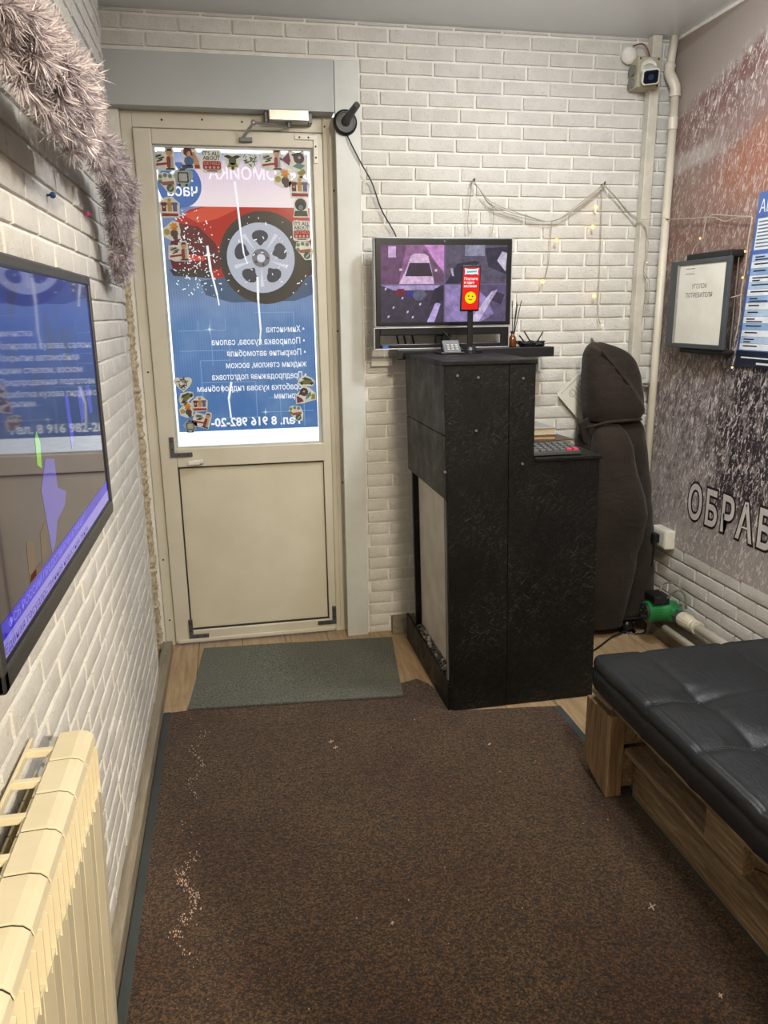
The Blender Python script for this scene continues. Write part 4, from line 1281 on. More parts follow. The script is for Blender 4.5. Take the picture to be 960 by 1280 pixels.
# books and calculator on the lower desk
def book(x0, x1, y0, y1, z0, h, cover, rot, label):
    t = thing('book', label, 'book', ((x0 + x1) / 2, (y0 + y1) / 2, z0), 'books on the counter step')
    cx, cy = (x0 + x1) / 2, (y0 + y1) / 2
    w, d = (x1 - x0) / 2, (y1 - y0) / 2
    MB().box(cx - w, cx + w, cy - d, cy + d, z0, z0 + 0.0025).box(cx - w, cx + w, cy - d, cy + d, z0 + h - 0.0025, z0 + h).box(cx - w, cx - w + 0.003, cy - d, cy + d, z0, z0 + h).build('cover', cover, t, bevel=0.0008)
    MB().box(cx - w + 0.004, cx + w - 0.003, cy - d + 0.003, cy + d - 0.003, z0 + 0.0025, z0 + h - 0.0025).build('pages', mat('tan_pages', (186, 170, 144), 0.8, col2=(160, 144, 118), vs=200) if h > 0.02 else mat('orange_pages', (186, 146, 98), 0.8), t)
    t.rotation_euler[2] = rot
    return t
book(1.03, 1.222, 2.62, 2.84, 0.932, 0.030, mat('brown_cover', (74, 62, 54), 0.5), 0.1, 'thick notebook with cream pages lying flat on the counter step')
book(1.03, 1.172, 2.64, 2.82, 0.962, 0.016, mat('dark_cover', (60, 54, 48), 0.5), -0.12, 'thin dark-covered booklet in the middle of the counter step pile')
book(1.03, 1.166, 2.65, 2.82, 0.978, 0.026, mat('grey_cover', (150, 148, 140), 0.5), 0.05, 'grey-covered book topmost of the pile on the counter step')
t = thing('calculator', 'large grey desk calculator with two pink-red keys on the counter step', 'calculator', (1.11, 2.53, 0.932))
b = MB()
b.hexa([(1.0, 2.475, 0.935), (1.19, 2.475, 0.935), (1.20, 2.60, 0.937), (1.0, 2.60, 0.937)], [(1.003, 2.478, 0.947), (1.187, 2.478, 0.947), (1.197, 2.597, 0.962), (1.003, 2.597, 0.962)])
b.build('body', mat('dark_grey_plastic', (52, 52, 52), 0.5), t, bevel=0.002)
kz = lambda y: 0.947 + (y - 2.478) * 0.126
for i in range(7):
    for j in range(4):
        x, y = 1.018 + i * 0.0245, 2.486 + j * 0.0235
        m = mat('pink_key', (196, 52, 84), 0.5) if (i >= 5 and j == 0) else mat('grey_key', (84, 88, 88), 0.5)
        MB().hexa([(x, y, kz(y)), (x + 0.018, y, kz(y)), (x + 0.018, y + 0.016, kz(y + 0.016)), (x, y + 0.016, kz(y + 0.016))], [(x + 0.001, y + 0.001, kz(y) + 0.005), (x + 0.017, y + 0.001, kz(y) + 0.005), (x + 0.017, y + 0.015, kz(y + 0.016) + 0.005), (x + 0.001, y + 0.015, kz(y + 0.016) + 0.005)]).build('key', m, t)
o = MB().ball((1.06, 2.74, 1.013), 0.055, 18, 12, (1, 1, 0.35)).build('computer_mouse', M_BLACK, None, smooth=True)
tag(o, 'black computer mouse lying on top of the books', 'mouse')

# ------------------------------------------------------------------ coat on the back wall
t = thing('hooded_coat', 'long dark brown padded coat with its hood up, hanging from a wall hook', 'coat', (1.65, 3.1, 0))
KX = 0.988
def loft(name, rows, yc, m, parent, n=28, front=None, cap=True):
    """rows: (z, x left, x right, half depth, y centre shift)"""
    out = []
    rows = [Vector(r_ + (0,) * (5 - len(r_))) if len(r_) == 5 else r_ for r_ in rows]
    full = []
    for a, c in zip(rows[:-1], rows[1:]):
        for s in range(6):
            u = s / 6
            full.append(tuple(a[i] * (1 - u) + c[i] * u for i in range(5)))
    full.append(tuple(rows[-1]))
    sm = []
    for i in range(len(full)):
        lo, hi = max(0, i - 3), min(len(full), i + 4)
        if i < 3 or i >= len(full) - 3:
            sm.append(full[i])
        else:
            sm.append(tuple(sum(r_[k] for r_ in full[lo:hi]) / (hi - lo) for k in range(5)))
    vs, fs = [], []
    for (z, xl, xr, dp, sy) in sm:
        for q in range(n):
            a = 2 * pi * q / n
            ca, sa = cos(a), sin(a)
            x = (xl + xr) / 2 + (xr - xl) / 2 * math.copysign(abs(ca) ** 0.8, ca)
            y = yc + sy + dp * math.copysign(abs(sa) ** 0.85, sa)
            if front:
                y += front(x, z) * max(0.0, -sa)
            f_ = 0.012 * noise.noise((x * 5, y * 5, z * 6.5)) + 0.005 * noise.noise((x * 14, 3, z * 17))
            vs.append((x * 1.0 + f_ * ca * 0.5, y - f_, z))
    R_ = len(sm)
    for i in range(R_ - 1):
        for q in range(n):
            a, c = i * n + q, i * n + (q + 1) % n
            fs.append((a, c, c + n, a + n))
    fs.append(tuple(range(n)))
    fs.append(tuple(range((R_ - 1) * n, R_ * n)))
    return MB().add(vs, fs).build(name, m, parent, smooth=True)
YC = 3.06
rows = [(0.968, 1.475, 1.728, 0.078, 0.02), (0.92, 1.455, 1.755, 0.088, 0.01), (0.84, 1.45, 1.778, 0.095, 0.01), (0.69, 1.44, 1.795, 0.10, 0.005), (0.52, 1.44, 1.822, 0.10, 0), (0.39, 1.44, 1.838, 0.10, 0), (0.2, 1.45, 1.848, 0.10, 0), (0.075, 1.46, 1.852, 0.10, 0)]
loft('coat_body', rows, YC, M_COAT, t)
rows = [(0.955, 1.49, 1.60, 0.03, -0.065), (0.90, 1.478, 1.645, 0.05, -0.085), (0.745, 1.46, 1.672, 0.06, -0.105), (0.60, 1.44, 1.735, 0.065, -0.115), (0.52, 1.435, 1.732, 0.065, -0.115), (0.40, 1.44, 1.715, 0.06, -0.11), (0.23, 1.45, 1.695, 0.058, -0.10), (0.10, 1.48, 1.675, 0.055, -0.09), (0.045, 1.49, 1.665, 0.05, -0.085)]
loft('sleeve', rows, YC, M_COAT, t)
MB().box(1.50, 1.85, YC - 0.098, YC + 0.08, 0.066, 0.076).build('hem', M_COATDARK, t, bevel=0.004)
def hoodcrease(x, z):
    # face opening line from the crown down to the right
    xl = 1.50 + (1.262 - z) * 0.86
    s = x - xl
    return 0.022 / (1 + math.exp(-s * 260)) - 0.014 * math.exp(-(s / 0.012) ** 2) * (1 if z > 0.99 else 0)
rows = [(0.966, 1.482, 1.712, 0.085, 0.0), (1.0, 1.470, 1.732, 0.095, 0), (1.06, 1.463, 1.736, 0.10, 0), (1.13, 1.460, 1.720, 0.10, 0), (1.19, 1.458, 1.698, 0.09, 0), (1.235, 1.460, 1.668, 0.08, 0.005), (1.262, 1.468, 1.63, 0.06, 0.01), (1.283, 1.485, 1.575, 0.035, 0.02), (1.292, 1.505, 1.54, 0.012, 0.03)]
loft('hood', rows, YC - 0.005, M_COAT, t, n=44, front=hoodcrease)
MB().tube(curve([(1.497, YC - 0.075, 1.262), (1.565, YC - 0.098, 1.182), (1.64, YC - 0.098, 1.092), (1.70, YC - 0.07, 1.018), (1.735, YC - 0.03, 0.992)]), 0.004, 8).build('hood_edge', M_COATDARK, t, smooth=True)
MB().tube(curve([(1.458, YC - 0.03, 0.935), (1.478, YC - 0.085, 0.952), (1.53, YC - 0.10, 0.968), (1.6, YC - 0.102, 0.972), (1.70, YC - 0.075, 0.972)]), 0.006, 8).build('collar_seam', M_COAT, t, smooth=True)
MB().prism([(1.475, YC - 0.05, 0.985), (1.425, YC - 0.055, 0.962), (1.452, YC - 0.055, 0.885), (1.478, YC - 0.05, 0.86)], (0, 0.02, 0)).build('lapel', M_COATDARK, t, bevel=0.006)
t = thing('coat_hook', 'small dark wall hook holding the brown coat', 'hook', (1.555, 3.2, 1.29))
MB().tube(curve([(1.57, 3.226, 1.30), (1.555, 3.17, 1.285), (1.53, 3.09, 1.280), (1.528, 3.085, 1.292)]), 0.005, 8).build('peg', M_DARKMETAL, t)
MB().box(1.555, 1.585, 3.213, 3.219, 1.235, 1.27).build('plate', M_DARKMETAL, t)

# tilted certificate behind the coat
t = thing('certificate', 'printed white certificate hanging tilted, half hidden behind the coat', 'certificate', (1.50, 3.205, 1.05))
def PC(u, v, d=0.0):
    e1, e2 = (0.68, -0.73), (0.73, 0.68)
    return (1.408 + u * e1[0] + v * e2[0], 3.207 - d, 1.066 + u * e1[1] + v * e2[1])
MB().prism([PC(0, 0), PC(0.21, 0), PC(0.21, 0.28), PC(0, 0.28)], (0, -0.0015, 0)).build('sheet', M_PAPER, t)
b = MB()
for i in range(12):
    v = 0.05 + i * 0.016
    b.add([PC(0.03, v, 0.002), PC(0.03 + random.uniform(0.1, 0.15), v, 0.002), PC(0.17, v + 0.003, 0.002), PC(0.03, v + 0.003, 0.002)], [(0, 1, 2, 3)])
ring2 = [(0, 0.012, 0.01), (0.004, 0.012, 0.27)]
b.add([PC(0.012, 0.012, 0.002), PC(0.012, 0.27, 0.002), PC(0.016, 0.27, 0.002), PC(0.016, 0.012, 0.002)], [(0, 1, 2, 3)])
b.build('print', mat('pale_grey_ink', (186, 185, 180), 0.8), t)
b = MB()
annulus(b, 0.05, 0.055, 0.012, 0.016, 0.0025, 24, PC)
b.build('seal', mat('pale_grey_ink', (186, 185, 180), 0.8), t)

# ------------------------------------------------------------------ fairy lights
t = thing('fairy_lights', 'string of warm fairy lights draped between two hooks on the back brick wall', 'fairy lights', (1.4, 3.2, 1.9))
LY = 3.2
def wire(pts, r=0.0016, parent=t, nm='wire', n=6):
    MB().tube(curve([(x, y, z) for x, y, z in pts], n), r, 5).build(nm, M_WIRE, parent, smooth=True)
main = [(1.002, LY, 1.93), (1.03, LY, 1.905), (1.085, LY, 1.849), (1.215, LY, 1.801), (1.35, LY, 1.784), (1.461, LY, 1.845), (1.575, LY, 1.925)]
for k_ in range(3):
    wire([(x, LY - 0.002 * k_, z + 0.004 * (k_ - 1) + 0.006 * sin(i * 2.1 + k_)) for i, (x, y, z) in enumerate(main)], 0.0017)
right_ = [(1.575, LY, 1.925), (1.64, LY, 1.87), (1.70, LY, 1.81), (1.755, LY - 0.03, 1.762), (1.768, LY - 0.035, 1.715)]
for k_ in range(2):
    wire([(x, y - 0.002 * k_, z + 0.004 * k_) for x, y, z in right_])
wire([(1.585, LY, 1.92), (1.72, LY - 0.02, 1.80), (1.80, LY - 0.075, 1.795), (1.86, 3.16, 1.79)], 0.0014)
drops = [[(1.0, LY, 1.93), (0.99, LY, 1.84), (0.985, LY, 1.76), (1.0, LY, 1.735), (1.0, LY, 1.79)], [(1.085, LY, 1.85), (1.095, LY, 1.80), (1.09, LY, 1.735)],
         [(1.35, LY, 1.784), (1.347, LY, 1.72), (1.345, LY, 1.647), (1.335, LY, 1.58), (1.317, LY, 1.545)], [(1.565, LY, 1.92), (1.572, LY, 1.75), (1.575, LY, 1.615), (1.577, LY, 1.482), (1.582, LY, 1.40), (1.592, LY, 1.364)],
         [(1.76, LY - 0.04, 1.71), (1.765, LY - 0.04, 1.65), (1.76, LY - 0.04, 1.581), (1.785, LY - 0.045, 1.54), (1.79, LY - 0.045, 1.447)], [(1.76, LY - 0.04, 1.565), (1.78, LY - 0.045, 1.52), (1.777, LY - 0.045, 1.43), (1.765, LY - 0.045, 1.39)]]
for d_ in drops:
    wire(d_, 0.0013)
    wire([(x + 0.002 * sin(i * 3), y - 0.002, z) for i, (x, y, z) in enumerate(d_)], 0.0011)
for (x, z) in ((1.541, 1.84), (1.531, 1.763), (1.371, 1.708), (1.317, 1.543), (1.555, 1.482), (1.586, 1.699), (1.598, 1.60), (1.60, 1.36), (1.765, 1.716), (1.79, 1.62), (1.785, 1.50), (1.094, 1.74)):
    MB().ball((x, LY - 0.006, z), 0.0072 if x < 1.56 and x > 1.2 else 0.0024, 8, 6).build('bulb', M_LED, t, smooth=True)  # the large bulbs carry their yellow glow halo in their size
for (x, z) in ((1.008, 1.934), (1.575, 1.932)):
    MB().tube([(x, 3.226, z), (x, 3.195, z), (x, 3.193, z + 0.008)], 0.0035, 6).build('hook', M_DARKMETAL, t)
t2 = thing('fairy_lights', 'warm fairy lights strung along the photo wallpaper to the price list', 'fairy lights', (1.85, 2.8, 1.75))
RX = 1.842
wire([(RX, 3.15, 1.79), (RX, 3.0, 1.776), (RX, 2.86, 1.766), (RX, 2.815, 1.77), (RX, 2.70, 1.752), (RX, 2.588, 1.737)], 0.002, t2)
wire([(RX, 2.86, 1.766), (RX, 2.80, 1.757), (RX, 2.74, 1.738), (RX, 2.66, 1.742), (RX, 2.588, 1.735)], 0.0018, t2)
for d_ in ([(RX, 2.86, 1.764), (RX, 2.868, 1.73), (RX, 2.879, 1.684), (RX, 2.924, 1.658), (RX - 0.02, 2.915, 1.615)], [(RX, 2.582, 1.735), (RX - 0.004, 2.586, 1.66), (RX - 0.004, 2.586, 1.576), (RX - 0.004, 2.596, 1.48), (RX - 0.004, 2.592, 1.396), (RX - 0.004, 2.605, 1.30)], [(RX - 0.004, 2.592, 1.47), (RX - 0.02, 2.64, 1.46)]):
    wire(d_, 0.0021, t2)
for (y, z) in ((2.879, 1.69), (2.592, 1.62), (2.592, 1.53), (2.926, 1.628), (2.60, 1.21)):
    MB().ball((RX - 0.008, y, z), 0.003, 8, 6).build('bulb', M_LED, t2, smooth=True)

# ------------------------------------------------------------------ pipes, trunking, camera in the corner
o = MB().box(1.732, 1.773, 3.185, 3.222, 0.0, 2.4905)
b = MB().add(*[[(sx + 0.0, y, z) for (sx, y, z) in ((1.742, 3.182, 0.0), (1.782, 3.182, 0.0), (1.782, 3.224, 0.0), (1.742, 3.224, 0.0), (1.744, 3.182, 2.4905), (1.786, 3.182, 2.4905), (1.786, 3.224, 2.4905), (1.744, 3.224, 2.4905))], [(3, 2, 1, 0), (4, 5, 6, 7), (0, 1, 5, 4), (1, 2, 6, 5), (2, 3, 7, 6), (3, 0, 4, 7)]])
tag(b.build('cable_trunking', M_TRUNK, None, bevel=0.003), 'cream vertical cable trunking on the bricks beside the drain pipe', 'trunking')
t = thing('drain_pipe', 'cream plastic drain pipe with a kinked elbow near the ceiling corner', 'pipe', (1.84, 3.18, 0))
MB().tube([(1.842, 3.19, 2.4905), (1.826, 3.185, 2.36)], 0.0165, 16).build('upper_pipe', M_PIPE, t, smooth=True)
MB().tube(curve([(1.826, 3.185, 2.39), (1.824, 3.18, 2.352), (1.83, 3.165, 2.325), (1.843, 3.16, 2.295), (1.845, 3.16, 2.262)], 6), 0.0215, 18).build('elbow', M_PIPE, t, smooth=True)
MB().tube([(1.846, 3.162, 2.28), (1.848, 3.165, 0.10)], 0.0172, 18).build('lower_pipe', M_PIPE, t, smooth=True)
MB().tube([(1.8455, 3.162, 2.185), (1.8455, 3.162, 2.14)], 0.0205, 18).build('coupling', M_PIPE, t)
b = MB()
for z in (2.38, 2.27):
    b.tube([(1.825 if z > 2.3 else 1.845, 3.183 if z > 2.3 else 3.16, z), (1.825 if z > 2.3 else 1.845, 3.183 if z > 2.3 else 3.16, z - 0.008)], 0.0235, 18)
b.build('collar', M_PIPE, t)
MB().box(1.815, 1.868, 3.16, 3.17, 1.095, 1.103).box(1.822, 1.868, 3.17, 3.215, 1.095, 1.103).build('pipe_clip', M_STEEL, t)

t = thing('security_camera', 'white security camera on a beige junction box below the ceiling corner', 'camera', (1.735, 3.2, 2.34))
MB().box(1.668, 1.762, 3.148, 3.222, 2.288, 2.40).build('junction_box', mat('beige_box', (178, 172, 146), 0.5), t, bevel=0.004)
MB().tube([(1.668, 3.185, 2.355), (1.655, 3.185, 2.355)], 0.021, 16).tube([(1.668, 3.185, 2.31), (1.655, 3.185, 2.31)], 0.018, 16).build('grommet', mat('grey_grommet', (120, 122, 116), 0.5), t)
MB().tube([(1.712, 3.148, 2.355), (1.712, 3.138, 2.355), (1.710, 3.128, 2.353)], [0.034, 0.034, 0.026], 24).build('mount', M_WHITEPL, t)
MB().ball((1.698, 3.118, 2.337), 0.028, 20, 14).build('ball_joint', mat('grey_white_plastic', (186, 186, 180), 0.4), t, smooth=True)
dirc = Vector((-0.22, -0.78, -0.5)).normalized()
c0 = Vector((1.696, 3.115, 2.333))
def frame_at(dr):
    u_ = Vector((0.96, 0.05, 0.27))
    u_ = (u_ - dr * u_.dot(dr)).normalized()
    return u_, dr.cross(u_)
u_, w_ = frame_at(dirc)
def rb(a, hw, hh, k_=0.25):
    c_ = c0 + dirc * a
    pts = []
    for (su, sw) in ((1 - k_, 1), (1, 1 - k_), (1, -1 + k_), (1 - k_, -1), (-1 + k_, -1), (-1, -1 + k_), (-1, 1 - k_), (-1 + k_, 1)):
        pts.append(c_ + u_ * hw * su + w_ * hh * sw)
    return pts
b = MB()
rings_ = [rb(-0.01, 0.022, 0.022), rb(0.022, 0.032, 0.028), rb(0.054, 0.033, 0.029)]
vs = sum(rings_, [])
fs = [tuple(range(8)), tuple(range(16, 24))]
for i in range(2):
    for q_ in range(8):
        fs.append((i * 8 + q_, i * 8 + (q_ + 1) % 8, (i + 1) * 8 + (q_ + 1) % 8, (i + 1) * 8 + q_))
b.add(vs, fs).build('housing', M_WHITEPL, t, bevel=0.002)
MB().add(rb(0.0548, 0.028, 0.024) + rb(0.0565, 0.026, 0.022), [tuple(range(8)), tuple(range(8, 16))] + [(i, (i + 1) % 8, 8 + (i + 1) % 8, 8 + i) for i in range(8)]).build('front_glass', mat('dark_camera_glass', (24, 28, 40), 0.1), t)
MB().tube([c0 + dirc * 0.0565, c0 + dirc * 0.0572], 0.011, 16).build('lens', mat('lens_blue', (52, 62, 86), 0.1), t)
b = MB()
for (x, z) in ((1.676, 2.392), (1.754, 2.392), (1.754, 2.296)):
    b.tube([(x, 3.149, z), (x, 3.146, z)], 0.004, 8)
b.tube([(1.718, 3.139, 2.38), (1.718, 3.136, 2.38)], 0.004, 8)
b.build('screw', M_SCREWS, t)
MB().ball((1.655, 3.206, 2.418), 0.034, 14, 10, (1, 0.6, 1)).build('cable_boss', M_MORTAR, t, smooth=True)
MB().tube(curve([(1.66, 3.19, 2.447), (1.69, 3.17, 2.45), (1.712, 3.165, 2.43), (1.725, 3.165, 2.40)]), 0.0028, 6).build('cable', mat('red_brown_wire', (112, 54, 44), 0.5), t, smooth=True)

# ------------------------------------------------------------------ right wall things
def PRW(X):
    return lambda y, z: (lambda u, v, d=0.0: (X - d, y - u, z + v))
t = thing('price_list', 'tall blue and white carwash price list poster on the photo wallpaper', 'poster', (1.866, 2.4, 1.5))
def PQ(u, v, d=0.0):                              # u to the right, v up; leans a little
    return (1.862 - d, 2.583 - u - (v) * -0.0 + (1 - v / 0.60) * 0.042, 1.213 + v)
b = MB()
b.prism([PQ(0, 0), PQ(0.44, 0), PQ(0.44, 0.602), PQ(0, 0.602)], (0.003, 0, 0))
b.build('sheet', mat('poster_blue', (74, 104, 168), 0.35, col2=(64, 92, 154)), t)
def pq(u0, u1, v0, v1, m, nm, d=0.0006):
    return flat([(u0, v0), (u1, v0), (u1, v1), (u0, v1)], nm, m, t, d, PQ)
M_PW, M_PB1, M_PB2, M_PD = mat('poster_white', (226, 232, 238), 0.4), mat('poster_pale_blue', (176, 198, 226), 0.4), mat('poster_sky_blue', (140, 172, 214), 0.4), mat('poster_navy', (26, 32, 52), 0.4)
write('АВТОМОЙКА', 0.06, lambda u, v, d: PQ(0.012 + u, 0.535 + v, 0.001), 'lettering', mat('poster_white', (226, 232, 238), 0.4), t, width=0.33)
pq(0, 0.44, 0, 0.058, M_PD, 'footer')
pq(0.014, 0.2, 0.41, 0.515, M_PW, 'text_panel')
rr = random.Random(21)
for i in range(8):
    pq(0.02, 0.02 + rr.uniform(0.06, 0.14), 0.418 + i * 0.012, 0.4225 + i * 0.012, mat('poster_grey_ink', (96, 108, 128), 0.5), 'text_line', 0.0012)
rows_ = [0.062 + i * 0.0238 for i in range(14)]
for i, v in enumerate(rows_):
    pq(0.012, 0.43, v, v + 0.0228, (M_PW, M_PB1, M_PW, M_PB2)[i % 4], 'price_row')
    pq(0.03, 0.03 + rr.uniform(0.04, 0.12), v + 0.012, v + 0.0165, mat('poster_ink', (44, 50, 66), 0.5), 'text_line', 0.0012)
    if i % 3 == 1:
        pq(0.03, 0.03 + rr.uniform(0.04, 0.1), v + 0.003, v + 0.0075, mat('poster_ink', (44, 50, 66), 0.5), 'text_line', 0.0012)
pq(0.03, 0.35, 0.032, 0.037, M_PW, 'text_line', 0.0012)
pq(0.12, 0.28, 0.012, 0.019, M_PW, 'text_line', 0.0012)

t = thing('display_panel', 'grey-framed hinged wall display panel holding a white consumer notice sheet', 'display panel', (1.83, 2.8, 1.44))
FX = 1.80
FS = FX / 1.85
fy0, fy1 = 3.10 * FS, 2.697 * FS
fz0, fz1 = CAMZ + (1.267 - CAMZ) * FS, CAMZ + (1.614 - CAMZ) * FS
M_FRM = mat('grey_frame_plastic', (66, 72, 76), 0.45)
b = MB()
for (y0, y1, z0, z1) in ((fy1, fy1 + 0.024, fz0, fz1), (fy0 - 0.05, fy0, fz0, fz1), (fy1 + 0.024, fy0 - 0.05, fz0, fz0 + 0.018), (fy1 + 0.024, fy0 - 0.05, fz1 - 0.018, fz1)):
    b.box(FX, FX + 0.014, y0, y1, z0, z1)
b.build('frame', M_FRM, t, bevel=0.003)
MB().box(FX - 0.001, FX + 0.004, fy0 - 0.064, fy0 - 0.054, fz0 + 0.016, fz1 - 0.016).build('clamp_strip', M_STEEL, t)
MB().box(FX + 0.005, FX + 0.008, fy1 + 0.02, fy0 - 0.026, fz0 + 0.014, fz1 - 0.014).build('sheet', M_PAPER, t)
my = (fy0 + fy1) / 2 - 0.01
write('УГОЛОК', 0.024, lambda u, v, d: (FX + 0.0045, my - u, 1.50 + v), 'lettering', M_INK, t, 'CENTER', width=0.10)
write('ПОТРЕБИТЕЛЯ', 0.024, lambda u, v, d: (FX + 0.0045, my - u, 1.467 + v), 'lettering', M_INK, t, 'CENTER', width=0.175)
b = MB()
for (u0, z) in ((0.10, 1.575), (0.10, 1.555), (0.02, 1.592)):
    b.box(FX + 0.0045, FX + 0.005, my + u0 - 0.06, my + u0, z, z + 0.002)
b.build('pen_mark', M_INK, t)
MB().box(1.81, 1.868, 2.64, 2.925, 1.606, 1.632).build('top_holder', M_BLACKMATT, t, bevel=0.006)
MB().box(1.81, 1.868, 2.64, 2.925, 1.252, 1.270).build('bottom_holder', M_BLACKMATT, t, bevel=0.006)
MB().tube([(1.855, 2.655, 1.268), (1.855, 2.655, 1.608)], 0.0025, 8).build('rod', M_STEEL, t)

# big lettering printed on the wallpaper
t = thing('wall_lettering', 'large white outlined capital letters printed across the photo wallpaper', 'lettering', (1.868, 2.6, 0.6))
def PL(k_):
    return lambda u, v, d: (1.8688 - d, 2.858 - u, 0.571 + v)
letters = 'ОБРАБОТКА'
xo = 0.0
for ch in letters:
    vs, fs = text_pts(ch, 0.196)
    w = max(v[0] for v in vs)
    for nm, m, bold, d in (('letter_outline', mat('letter_black', (40, 36, 38), 0.5), 0.0140, 0.0), ('letter', mat('letter_white', (214, 208, 204), 0.5), 0.0042, 0.0008)):
        write(ch, 0.196, (lambda xo: lambda u, v, dd: (1.8688 - dd, 2.858 - xo - u * 0.72, 0.572 + v))(xo), nm, m, t, bold=bold, d=d)
    xo += w * 0.72 + 0.022

# socket with black plug
t = thing('wall_socket', 'white surface-mounted double socket with a black plug low on the wallpaper', 'socket', (1.84, 2.98, 0.44))
MB().box(1.822, 1.869, 2.925, 3.05, 0.40, 0.482).build('box', M_WHITEPL, t, bevel=0.004)
MB().box(1.819, 1.824, 2.932, 3.043, 0.407, 0.475).build('face_plate', mat('socket_face', (216, 214, 204), 0.4), t, bevel=0.003)
MB().box(1.79, 1.82, 2.965, 3.02, 0.42, 0.462).build('plug', M_BLACK, t, bevel=0.006)
MB().tube(curve([(1.80, 2.965, 0.425), (1.79, 2.962, 0.38), (1.80, 2.98, 0.32), (1.815, 3.03, 0.26), (1.82, 3.07, 0.18), (1.80, 3.08, 0.08)]), 0.003, 6).build('cord', M_BLACK, t, smooth=True)

# circulation pump and its pipes
t = thing('circulation_pump', 'green circulation pump with black terminal box by the brick skirting', 'pump', (1.80, 2.84, 0.15))
M_GREEN = mat('green_enamel', (34, 122, 62), 0.35, col2=(26, 104, 50), vs=20)
MB().tube([(1.70, 2.84, 0.155), (1.702, 2.84, 0.155), (1.76, 2.84, 0.155), (1.80, 2.835, 0.155)], [0.042, 0.046, 0.046, 0.05], 24).build('motor', M_GREEN, t)
MB().tube([(1.693, 2.84, 0.155), (1.70, 2.84, 0.155)], [0.036, 0.041], 24).build('name_plate', mat('pump_plate', (40, 44, 42), 0.4), t)
b = MB()
for i in range(5):
    a = i * 2 * pi / 5
    b.box(1.6915, 1.694, 2.84 + 0.022 * cos(a) - 0.004, 2.84 + 0.022 * cos(a) + 0.004, 0.155 + 0.022 * sin(a) - 0.003, 0.155 + 0.022 * sin(a) + 0.003)
b.build('plate_mark', M_STEEL, t)
MB().box(1.715, 1.79, 2.80, 2.885, 0.196, 0.236).build('terminal_box', M_BLACK, t, bevel=0.006)
MB().tube([(1.815, 2.90, 0.15), (1.815, 2.84, 0.15), (1.815, 2.77, 0.15)], [0.03, 0.048, 0.03], 20).build('volute', M_GREEN, t)
MB().tube([(1.815, 2.775, 0.15), (1.815, 2.745, 0.152)], 0.033, 6).build('union_nut', M_DARKMETAL, t)
MB().tube([(1.815, 2.905, 0.15), (1.815, 2.93, 0.15)], 0.033, 6).build('union_nut', M_DARKMETAL, t)
MB().tube(curve([(1.775, 2.80, 0.225), (1.80, 2.77, 0.27), (1.83, 2.76, 0.25), (1.84, 2.755, 0.19)]), 0.005, 8).build('cord', mat('grey_wire', (120, 116, 104), 0.5), t, smooth=True)
MB().tube(curve([(1.775, 2.86, 0.23), (1.80, 2.88, 0.26), (1.83, 2.83, 0.275), (1.85, 2.79, 0.24)]), 0.004, 8).build('cord', mat('grey_wire', (120, 116, 104), 0.5), t, smooth=True)
t = thing('heating_pipe', 'thick white heating pipe running from the pump along the brick skirting', 'pipe', (1.815, 2.3, 0.15))
MB().tube([(1.815, 2.715, 0.155), (1.815, 1.6, 0.165)], 0.021, 14).build('pipe', M_PIPE, t, smooth=True)
MB().tube([(1.815, 2.744, 0.153), (1.815, 2.735, 0.153), (1.815, 2.70, 0.155), (1.815, 2.66, 0.155), (1.815, 2.655, 0.155)], [0.028, 0.032, 0.032, 0.026, 0.022], 14).build('coupling', M_PIPE, t)
MB().tube([(1.815, 2.935, 0.15), (1.815, 2.955, 0.15)], 0.024, 14).build('rear_pipe', M_PIPE, t, smooth=True)
MB().tube([(1.815, 2.64, 0.156), (1.815, 2.625, 0.156)], 0.029, 14).build('clip', M_PIPE, t)
o = MB().tube([(1.775, 2.80, 0.088), (1.772, 1.6, 0.095)], 0.0155, 12).build('heating_pipe', M_PIPE, None, smooth=True)
tag(o, 'thinner white heating pipe running low beneath the thick one', 'pipe')

# gadget on the floor under the coat
t = thing('floor_gadget', 'small black and chrome motor gadget on the floor under the coat', 'gadget', (1.70, 2.98, 0))
MB().tube([(1.70, 2.98, 0.0), (1.70, 2.98, 0.008), (1.70, 2.98, 0.014)], [0.036, 0.04, 0.03], 24).build('dish', M_CHROME, t)
MB().ball((1.70, 2.985, 0.035), 0.028, 16, 10).build('body', M_BLACK, t, smooth=True)
MB().tube([(1.66, 2.98, 0.045), (1.74, 2.99, 0.045)], 0.008, 10).build('spindle', M_CHROME, t)
MB().tube(curve([(1.69, 2.96, 0.02), (1.6, 2.93, 0.006), (1.5, 2.85, 0.006), (1.42, 2.80, 0.006), (1.36, 2.82, 0.006)]), 0.004, 6).build('cord', M_BLACK, t, smooth=True)
MB().tube(curve([(1.72, 3.0, 0.03), (1.76, 3.02, 0.05), (1.80, 3.0, 0.03), (1.77, 2.95, 0.006), (1.72, 2.94, 0.006)]), 0.003, 6).build('cord', M_BLACK, t, smooth=True)

